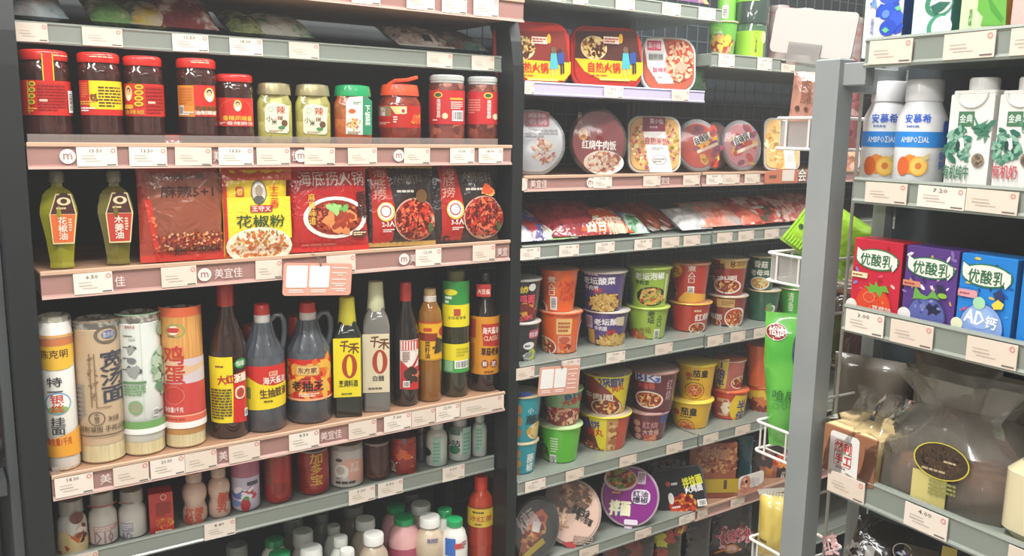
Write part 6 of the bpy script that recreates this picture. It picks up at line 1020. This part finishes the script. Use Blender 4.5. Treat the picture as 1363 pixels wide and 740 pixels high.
# third shelf: fruit milk boxes
T3 = (FR, 1.316, .004)
def swirl(x0, y0, x1, y1, rim='2f7a4c'):
    w, h = x1-x0, y1-y0; X = lambda f: x0+f*w; Y = lambda f: y0+f*h
    t1 = lambda k, c: ('p', [(X(.02-k), Y(.34)), (X(.04), Y(.02-k)), (X(.16+k), Y(.2)), (X(.36+k), Y(.3)), (X(.2), Y(.6))], c)
    t2 = lambda k, c: ('p', [(X(.98+k), Y(.5)), (X(.97+k), Y(.82)), (X(.86), Y(1.02+k)), (X(.84), Y(.86)), (X(.66), Y(.74)), (X(.8), Y(.4))], c)
    return [('e', X(-.02), Y(.12), X(1.03), Y(.96), rim), t1(.02, rim), t2(.02, rim), ('e', X(.01), Y(.17), X(.99), Y(.9), 'eef0e4'), t1(0, 'eef0e4'), t2(0, 'eef0e4')]
def scat(x0, y0, x1, y1, cols, n=26, s=.03): return [('g', x0, y0, x1, y1, n, s, cols, 2.2, 1)]
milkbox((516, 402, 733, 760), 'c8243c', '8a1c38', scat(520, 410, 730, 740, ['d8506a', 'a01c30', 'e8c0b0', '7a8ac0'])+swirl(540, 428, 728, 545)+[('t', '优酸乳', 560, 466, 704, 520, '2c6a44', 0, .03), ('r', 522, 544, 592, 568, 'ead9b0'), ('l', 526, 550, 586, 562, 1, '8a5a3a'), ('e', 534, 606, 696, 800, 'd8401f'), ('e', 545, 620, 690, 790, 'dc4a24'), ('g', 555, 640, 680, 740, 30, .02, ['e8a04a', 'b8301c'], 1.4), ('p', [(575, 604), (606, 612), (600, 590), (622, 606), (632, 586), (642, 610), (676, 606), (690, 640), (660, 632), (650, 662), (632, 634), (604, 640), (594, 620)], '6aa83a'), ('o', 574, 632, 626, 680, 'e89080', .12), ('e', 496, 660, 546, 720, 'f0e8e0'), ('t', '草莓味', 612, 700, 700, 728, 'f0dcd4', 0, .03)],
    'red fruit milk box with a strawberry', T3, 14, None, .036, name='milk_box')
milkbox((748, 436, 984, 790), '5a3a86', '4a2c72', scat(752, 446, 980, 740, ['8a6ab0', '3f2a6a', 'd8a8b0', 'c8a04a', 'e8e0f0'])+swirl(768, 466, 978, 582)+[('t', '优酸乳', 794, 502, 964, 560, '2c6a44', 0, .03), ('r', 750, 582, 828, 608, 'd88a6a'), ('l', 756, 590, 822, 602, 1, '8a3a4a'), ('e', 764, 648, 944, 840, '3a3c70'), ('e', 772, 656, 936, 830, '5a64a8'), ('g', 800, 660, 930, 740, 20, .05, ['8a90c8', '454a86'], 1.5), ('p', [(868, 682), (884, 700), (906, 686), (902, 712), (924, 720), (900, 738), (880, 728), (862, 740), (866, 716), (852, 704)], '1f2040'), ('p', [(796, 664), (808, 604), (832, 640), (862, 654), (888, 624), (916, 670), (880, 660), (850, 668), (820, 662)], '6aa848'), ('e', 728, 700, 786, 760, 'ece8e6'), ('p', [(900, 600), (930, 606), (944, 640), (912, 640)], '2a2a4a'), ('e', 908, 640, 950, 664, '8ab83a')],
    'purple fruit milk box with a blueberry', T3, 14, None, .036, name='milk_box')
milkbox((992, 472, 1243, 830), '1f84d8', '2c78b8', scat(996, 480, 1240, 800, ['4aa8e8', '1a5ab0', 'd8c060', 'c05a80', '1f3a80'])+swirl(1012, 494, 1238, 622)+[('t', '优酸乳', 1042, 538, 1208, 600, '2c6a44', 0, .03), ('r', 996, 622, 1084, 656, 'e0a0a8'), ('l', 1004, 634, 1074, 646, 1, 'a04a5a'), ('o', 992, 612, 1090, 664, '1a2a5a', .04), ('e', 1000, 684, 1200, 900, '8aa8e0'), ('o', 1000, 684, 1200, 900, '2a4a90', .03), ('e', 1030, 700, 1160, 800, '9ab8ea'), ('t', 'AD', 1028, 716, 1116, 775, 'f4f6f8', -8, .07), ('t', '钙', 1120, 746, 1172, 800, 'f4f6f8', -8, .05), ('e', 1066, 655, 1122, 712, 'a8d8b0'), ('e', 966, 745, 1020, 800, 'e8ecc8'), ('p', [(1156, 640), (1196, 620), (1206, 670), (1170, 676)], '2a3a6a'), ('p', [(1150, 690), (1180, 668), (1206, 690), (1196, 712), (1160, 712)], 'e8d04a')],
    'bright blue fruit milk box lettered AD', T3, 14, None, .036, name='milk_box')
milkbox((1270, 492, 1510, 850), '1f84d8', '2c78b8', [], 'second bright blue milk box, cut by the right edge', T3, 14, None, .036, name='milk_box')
# fourth shelf: bread
T4 = (FR, 1.112, -.004); CRUST = mat('9c6848', .6, 0, 0, ('n', 18, '8f5c3e')); CRUMB = mat('e6cf9c', .7, tex=('n', 30, 'dcc28c'))
loc, R, H, psi = locate(T4, 22, (118, 172, 360, 420), .004, None, 0, True, 0); H = .066; dd = .06
rt = root_at(T4, 'bread_loaf', Vector((loc.x, loc.y+dd/2, 1.112)), 0); tag(rt, 'square milk bread loaf in clear bag with white sticker and red writing', 'bread')
mb = MB(); mb.box((-R, -dd/2, 0), (R-.001, dd/2, H), CRUMB, .003); mb.build('crumb', rt)
mb = MB(); mb.box((-R, -dd/2-.0015, .001), (R-.001, -dd/2+.002, H-.001), CRUST, .001); mb.build('crust', rt)
mb = MB()
for i in range(5): z0 = H*(.1+.16*i)
mb.box((R-.002, -dd/2+.004, .003), (R, dd/2-.003, H-.003), CRUMB, .0009); mb.build('cut_face', rt)
it = Item(rt, 'flat', flat=dd/2+.0016, k=22); it.art([('q', 146, 192, 279, 415, 'e9e6e2', .12), ('q', 170, 226, 250, 342, 'c8403c', .14), ('q', 173, 229, 247, 339, 'e9e6e2', .14), ('t', '然利', 176, 232, 246, 278, 'c8322f', 0, .06), ('r', 172, 279, 250, 283, '4a9a6a'), ('t', '手工', 176, 287, 246, 332, 'c8322f', 0, .06), ('l', 176, 345, 246, 354, 1, '7a5a54'), ('o', 168, 366, 250, 398, 'b0b0ac', .1)]); it.done('sticker')
def film_bag(parent, w, d, h, m, seed, amp=.006, tx=0, flare=1.0, name='clear_bag'):
    """crumpled bag: rounded-box skirt that gathers upward into a flared top"""
    mb = MB(); rd = random.Random(seed); n = 32; rings = 14; vs = []; ph = [rd.uniform(0, 6.3) for _ in range(6)]
    for j in range(rings+1):
        v = j/rings; z = h*v
        k = 1 if v < .5 else 1-.62*((v-.5)/.3)**1.0 if v < .72 else .54*(1+flare*(v-.72)*1.6)
        k = max(.3, k)
        for i in range(n):
            a = 2*math.pi*i/n; c, s = math.cos(a), math.sin(a); q = (abs(c)**6+abs(s)**6)**(-1/6) if v < .5 else (abs(c)**3+abs(s)**3)**(-1/3)
            r = 1+amp/w*3*(math.sin(3*a+ph[0]+4*v)+math.sin(5*a+ph[1]-6*v)+.6*math.sin(9*a+ph[2]))*(.15 if v < .45 else 1)
            vs.append((w/2*q*c*k*r+tx*max(0, v-.5), d/2*q*s*(k if v < .7 else k*.45)*r, z))
    fs = [(j*n+i, j*n+(i+1) % n, (j+1)*n+(i+1) % n, (j+1)*n+i) for j in range(rings) for i in range(n)]
    mb.add(vs, fs, m, True); return mb.build(name, parent)
film_bag(rt, 2*R*1.05, dd*1.1, H*1.75, CLEAR, 4, .007, tx=.05)
# round buns in a hazy bag with an oval sticker
P = FR.at_y(px(22, 640, 480), .05); rt = root_at(T4, 'bread_bag', Vector((P.x+.004, .075, 1.112)), R_(12)); tag(rt, 'large cloudy bag of brown buns with dark oval sticker edged yellow', 'bread')
for i, (x, y, r) in enumerate(((-.042, -.02, .03), (.004, -.028, .03), (.045, -.02, .031), (-.02, .025, .03), (.03, .025, .03))):
    mb = MB(); mb.rev([(0, 0), (r*.8, .002), (r, .014), (r*.95, .03), (r*.6, .045), (0, .05)], mat('8f5c3e', .5, 0, .3, ('n', 20, '7a4a32')), 20, M=Matrix.Translation((x, y, .001))); mb.build('bun', rt)
mb = MB(); mb.box((-.028, -.064, .004), (.012, -.0625, .045), mat('cfc27a', .5)); mb.build('paper_label', rt)
film_bag(rt, .158, .118, .15, HAZY, 9, .009, flare=1.9)
it = Item(rt, 'flat', flat=.066, k=22); it.art([('e', 522, 234, 780, 402, 'd8cc3a'), ('e', 528, 238, 774, 397, '3a2a1c'), ('g', 540, 250, 760, 385, 140, .022, ['5a4028', '2a1c12', '4a3420'], 4), ('l', 560, 350, 700, 366, 1, 'b8a080'), ('l', 660, 320, 740, 334, 1, 'c8b090'), ('l', 590, 405, 715, 480, 4, '8a8a4a')]); it.done('sticker')
P = FR.at_y(px(22, 985, 560), .03); rt = root_at(T4, 'bread_bag', Vector((P.x+.02, .05, 1.112)), R_(-8)); tag(rt, 'glossy cream coloured bread pack cut by the right edge', 'bread')
mb = MB(); mb.slab(rrect(.07, .07, .02, 5), 0, .09, mat('e8dcb4', .2, 0, .9), .012, smooth=True); mb.build('packet', rt)
for i, (xp, yp, w_, h_, c) in enumerate(((700, 100, .12, .16, '8a8074'), (930, 140, .09, .15, '948a80'), (330, 80, .11, .13, '6f6456'))):
    P = FR.at_y(px(22, xp, yp), .128); rt = root_at((FR, 1.112, 0), 'bread_bag', Vector((P.x, .128, 1.112)), R_(10*i)); tag(rt, ['brownish cloudy bag standing behind the oval-sticker bag', 'grey cloudy bag at the back right of the bread shelf', 'brown cloudy bag behind the square loaf'][i], 'bread')
    mb = MB(); pouch_mesh(mb, w_, h_, .025, mat(c, .35, 0, .6, ('n', 12, '5a5248')), 30+i, .006, .05); mb.build('packet', rt)
# fifth shelf
T5 = (FR, .875, .004)
bag('snack_bag', 'black bag with pink lettering on the lowest grey shelf', 'packet', T5, 22, (105, 625, 365, 1000), '2e2826', t=.03, rx=-24, face=.7, seed=44, H=.17, ry=8, art=[('t', '红枣', 120, 640, 190, 740, 'd8a8a8', 30, .06), ('g', 200, 680, 350, 760, 20, .07, ['6a6460', '9a948e'], 1.8), ('p', [(320, 690), (360, 700), (350, 760), (310, 760)], 'b8b4ae')])
bag('snack_bag', 'clear bag with blue and white marks, beside the black one', 'packet', T5, 22, (400, 640, 560, 1000), '5a5246', t=.03, rx=-20, face=.7, seed=45, H=.16, art=[('o', 430, 682, 522, 760, 'c8b8b0', .08), ('g', 440, 690, 500, 740, 8, .12, ['3a6a90', 'd8dce0', '4a3a8a'], 2)])
bag('snack_bag', 'olive bag with a yellow corner on the lowest grey shelf', 'packet', T5, 22, (580, 660, 780, 1000), '4a4424', t=.03, rx=-18, face=.7, seed=46, H=.14, art=[('r', 650, 700, 720, 760, 'c8b040')])
# ------------------------------------------------------------------ wire baskets on the end frame and what they hold
def basket(z, drop, label, xo=-.82, y0=.031, panel=False):
    rt = empty('wire_basket', FR.M @ Vector((-.77, .08, z-drop)), FR.th); tag(rt, label, 'basket', 'white wire baskets on the end frame'); L = lambda x, y, zz: (x+.77, y-.08, zz-(z-drop)); m = mat('e8e4de', .35)
    for zz, nm in ((z, 'rim'), (z-drop, 'base_ring')):
        mb = MB(); P = []
        for cx, cy, a0 in ((xo, y0, 180), (-.728, y0, 270), (-.728, .134, 0), (xo, .134, 90)):
            for i in range(5): a = R_(a0+22.5*i); ox = .008 if a0 in (180, 90) else -.008; oy = .008 if a0 in (180, 270) else -.008; P.append(L(cx+ox+.008*math.cos(a), cy+oy+.008*math.sin(a), zz))
        mb.tube(P, .0022, m, 8, True); mb.build(nm, rt)
    for x, y in [(xo, y0+.012), (xo, .083), (xo, .122), (-.80, y0), (-.76, y0), (-.80, .134), (-.76, .134)]:
        mb = MB(); mb.tube([L(x, y, z), L(x, y, z-drop)], .0016, m, 6); mb.build('upright_wire', rt)
    for y in (.05, .08, .11): mb = MB(); mb.tube([L(xo, y, z-drop), L(-.728, y, z-drop)], .0014, m, 6); mb.build('base_wire', rt)
    if panel: mb = MB(); mb.box(L(xo+.006, y0+.004, z-.004), L(-.75, y0+.0055, z-drop+.002), BASKET); mb.build('plastic_insert', rt)
basket(1.573, .042, 'topmost wire basket, holding the salmon pink pouch', panel=True); basket(1.382, .04, 'second wire basket, under the lime green bag', panel=True)
basket(1.128, .045, 'third wire basket, around the foot of the green pouch'); basket(.941, .045, 'lowest wire basket, around the yellow noodle bag')
BK = lambda z: (FR, z, 0)
bag('snack_bag', 'salmon pink pouch with clear top in the topmost basket', 'packet', BK(1.533), 0, (1046, 92, 1104, 230), 'c8907c', t=.03, dep=.075, face=1, seed=51, amp=.004, H=.105, art=[('t', '肉\n脯', 1066, 106, 1080, 138, 'a06a58', 0, .01), ('e', 1058, 141, 1064, 148, '5a3a30'), ('e', 1070, 143, 1075, 149, '7a4a3c')], outline=lambda v: 1-.25*v)
bag('snack_bag', 'magenta and pink bag in the topmost basket, behind the grey post', 'packet', BK(1.533), 0, (1106, 130, 1142, 236), 'b06a70', t=.02, dep=.12, face=1, seed=52, amp=.004, H=.1, art=[('g', 1108, 140, 1140, 200, 14, .2, ['c89088', '98485a', 'd8b0a8'], 1.6)])
lime, lw, lh = bag('snack_bag', 'plump lime green ribbed bag tilted in the second basket', 'packet', BK(1.372), 27, (60, 110, 400, 400), '9fd030', t=.05, dep=.085, face=1, ry=32, seed=53, amp=.003, H=.085, w=.105, art=[('e', 146, 306, 194, 348, 'c84a50'), ('l', 152, 318, 188, 336, 2, 'f0d0c8'), ('e', 158, 204, 186, 236, '3a5a3a')])
for i in range(7):
    mb = MB(); x = -lw*.47+.0045*i; mb.tube([(x, -.006-.003*i**.7, .006), (x+.001, -.010-.0042*i**.7, lh*.5), (x, -.006-.003*i**.7, lh-.006)], .0021, mat('a8dc38', .35, 0, .6), 6); mb.build('fold_ridge', lime)
GB = mat('4caf38', .3, 0, .7, ('n', 9, '6cc44a', '2f9a30'))
bag('snack_bag', 'tall bright green pouch with red oval mark, beside the grey post', 'packet', BK(1.088), 15, (112, 126, 400, 728), '4caf38', m=GB, t=.04, dep=.075, face=1, seed=54, amp=.005, wide=1.0, outline=lambda v: .62+.38*min(1, v*1.6), art=[('e', 132, 164, 230, 236, 'e0c8c0'), ('e', 136, 167, 226, 232, '8a2420'), ('t', '恰恰', 148, 178, 218, 214, 'f0e0dc', 0, .05), ('l', 176, 216, 212, 224, 1, 'e8c8c0'), ('e', 252, 180, 330, 380, '4a4a6a'), ('t', '哈尼', 164, 452, 270, 496, '1f5a24', 0, .0), ('r', 164, 499, 268, 501, '2a6a2c'), ('o', 166, 506, 192, 534, '2a6a2c', .15), ('o', 202, 506, 228, 534, '2a6a2c', .15), ('o', 238, 506, 264, 534, '2a6a2c', .15)])
bag('snack_bag', 'dark bag with white script in baskets, seen right of the grey post', 'packet', BK(1.2), 0, (1098, 440, 1150, 560), '4a302c', t=.02, dep=.155, face=.8, seed=55, H=.12, art=[('t', '牛肉', 1106, 468, 1138, 492, 'a08078', 20, .02)])
YN = mat('d8c060', .35, 0, .6, ('n', 14, 'c8ac48', 'e0cc78'))
bag('noodle_bag', 'clear-topped bag of yellow noodles at the foot of the grey post', 'packet', BK(.90), 23, (276, 390, 480, 900), 'd8c060', m=YN, t=.05, dep=.075, face=1, seed=56, amp=.006, seals='d8d4cc', seal=.05, art=[('l', 296, 608, 346, 634, 1, '5a5038'), ('p', [(280, 372), (470, 360), (474, 380), (290, 402)], 'd4d0c8')])
# blank white card in a clear clip over the post
a = FR.at_y((1029, 8), .035); b = FR.at_y((1142, 38), .035); c_ = FR.at_y((1024, 68), .035)
rt = bpy.data.objects.new('sign_card', None); C.objects.link(rt); wv, hv = .142, .060
rt.matrix_world = FR.M @ Matrix.Translation(((a.x+b.x)/2, .035, (a.z+c_.z)/2-.012)) @ Matrix.Rotation(R_(9), 4, 'Y'); tag(rt, 'blank white rounded card held above the grey post', 'card')
mb = MB(); Mx = Matrix.Rotation(R_(90), 4, 'X'); mb.slab(rrect(wv, hv, .008, 5), -.0007, .0007, mat('cfcac5', .5, 0, .2), 0, Mx); mb.build('board', rt)
mb = MB(); mb.box((-.035, -.003, -.040), (.022, -.0015, -.014), clear_mat('clip_plastic', gloss=1, base=.04, haze=.4, hazecol='c8c4c0')); mb.box((-.04, -.006, -.044), (.024, .004, -.040), CLEAR); mb.build('clear_clip', rt)
# small round promotion sign on the far rail (its codes left out)
a = FA.at_y(px(23, 245, 345), 1.64); rt = bpy.data.objects.new('rail_sign', None); C.objects.link(rt); rt.matrix_world = Matrix.Translation((a.x, 1.640, a.z)); tag(rt, 'small white and orange sign clipped to the lowest far rail', 'sign')
it = Item(rt, 'flat', flat=0, k=23); mb = MB(); w2 = (FA.at_y(px(23, 312, 345), 1.64).x-FA.at_y(px(23, 178, 345), 1.64).x)
mb.slab(rrect(w2, .042, .012, 4), -.0008, .0008, mat('e8e2da', .5), 0, Matrix.Translation((0, 0, .012)) @ Mx); mb.slab(rrect(w2, .022, .004, 3), -.0012, .0006, mat('c88a70', .5), 0, Matrix.Translation((0, 0, -.02)) @ Mx); mb.build('board', rt)
it.base = .0016; it.art([('e', 184, 302, 240, 386, 'c87a5c'), ('g', 192, 314, 232, 374, 8, .16, ['e8b8a0', 'a85a40'], 1.3), ('r', 244, 310, 262, 332, 'c8c2ba'), ('r', 244, 340, 262, 362, 'c8c2ba'), ('r', 266, 312, 286, 356, 'd0cac2')]); it.done('print')
# orange member sign stuck along the far brown rail
a = FA.at_y((1018, 234), 1.64); b = FA.at_y((1083, 232), 1.64); rt = bpy.data.objects.new('rail_sign', None); C.objects.link(rt); rt.matrix_world = Matrix.Translation(((a.x+b.x)/2, 1.640, 1.429)); tag(rt, 'orange member sign with white characters on the far brown rail', 'sign')
w2 = b.x-a.x; mb = MB(); mb.slab(rrect(w2, .034, .008, 3), -.0008, .0008, mat('c87858', .5), 0, Mx); mb.slab([(w2*.28*math.cos(R_(t*20))-w2*.12, .012*math.sin(R_(t*20))+.012) for t in range(18)], -.001, .0006, mat('c87858', .5), 0, Mx); mb.build('board', rt)
it = Item(rt, 'flat', flat=.0012, k=0); it.art([('l', 1024, 232, 1040, 238, 1, '6a4a3c'), ('r', 1041, 226, 1057, 241, 'e4dace'), ('t', '会员', 1062, 224, 1084, 242, '5a4a44', 0, .14), ('t', '会员', 1062, 225, 1084, 241, 'ece6de', 0, .04)]); it.done('print')
# ------------------------------------------------------------------ thin scatter volume added to lift the blacks, standing in for lens glare
mb = MB(); mb.box((-2.58, -2.58, .01), (3.48, 2.44, CEIL-.05), WALLM); o = mb.build('glare_haze'); o.data.materials.clear()
m = bpy.data.materials.new('glare_haze'); m.use_nodes = True; nt = m.node_tree; nt.nodes.clear()
out = nt.nodes.new('ShaderNodeOutputMaterial'); v = nt.nodes.new('ShaderNodeVolumeScatter'); v.inputs['Density'].default_value = GLARE_HAZE; v.inputs['Anisotropy'].default_value = .3
v.inputs['Color'].default_value = (.97, .985, 1, 1)
nt.links.new(v.outputs[0], out.inputs['Volume']); o.data.materials.append(m); tag(o, None, None, None, 'stuff'); o['label'] = 'added haze volume filling the shop, standing in for lens glare'; o['category'] = 'haze'
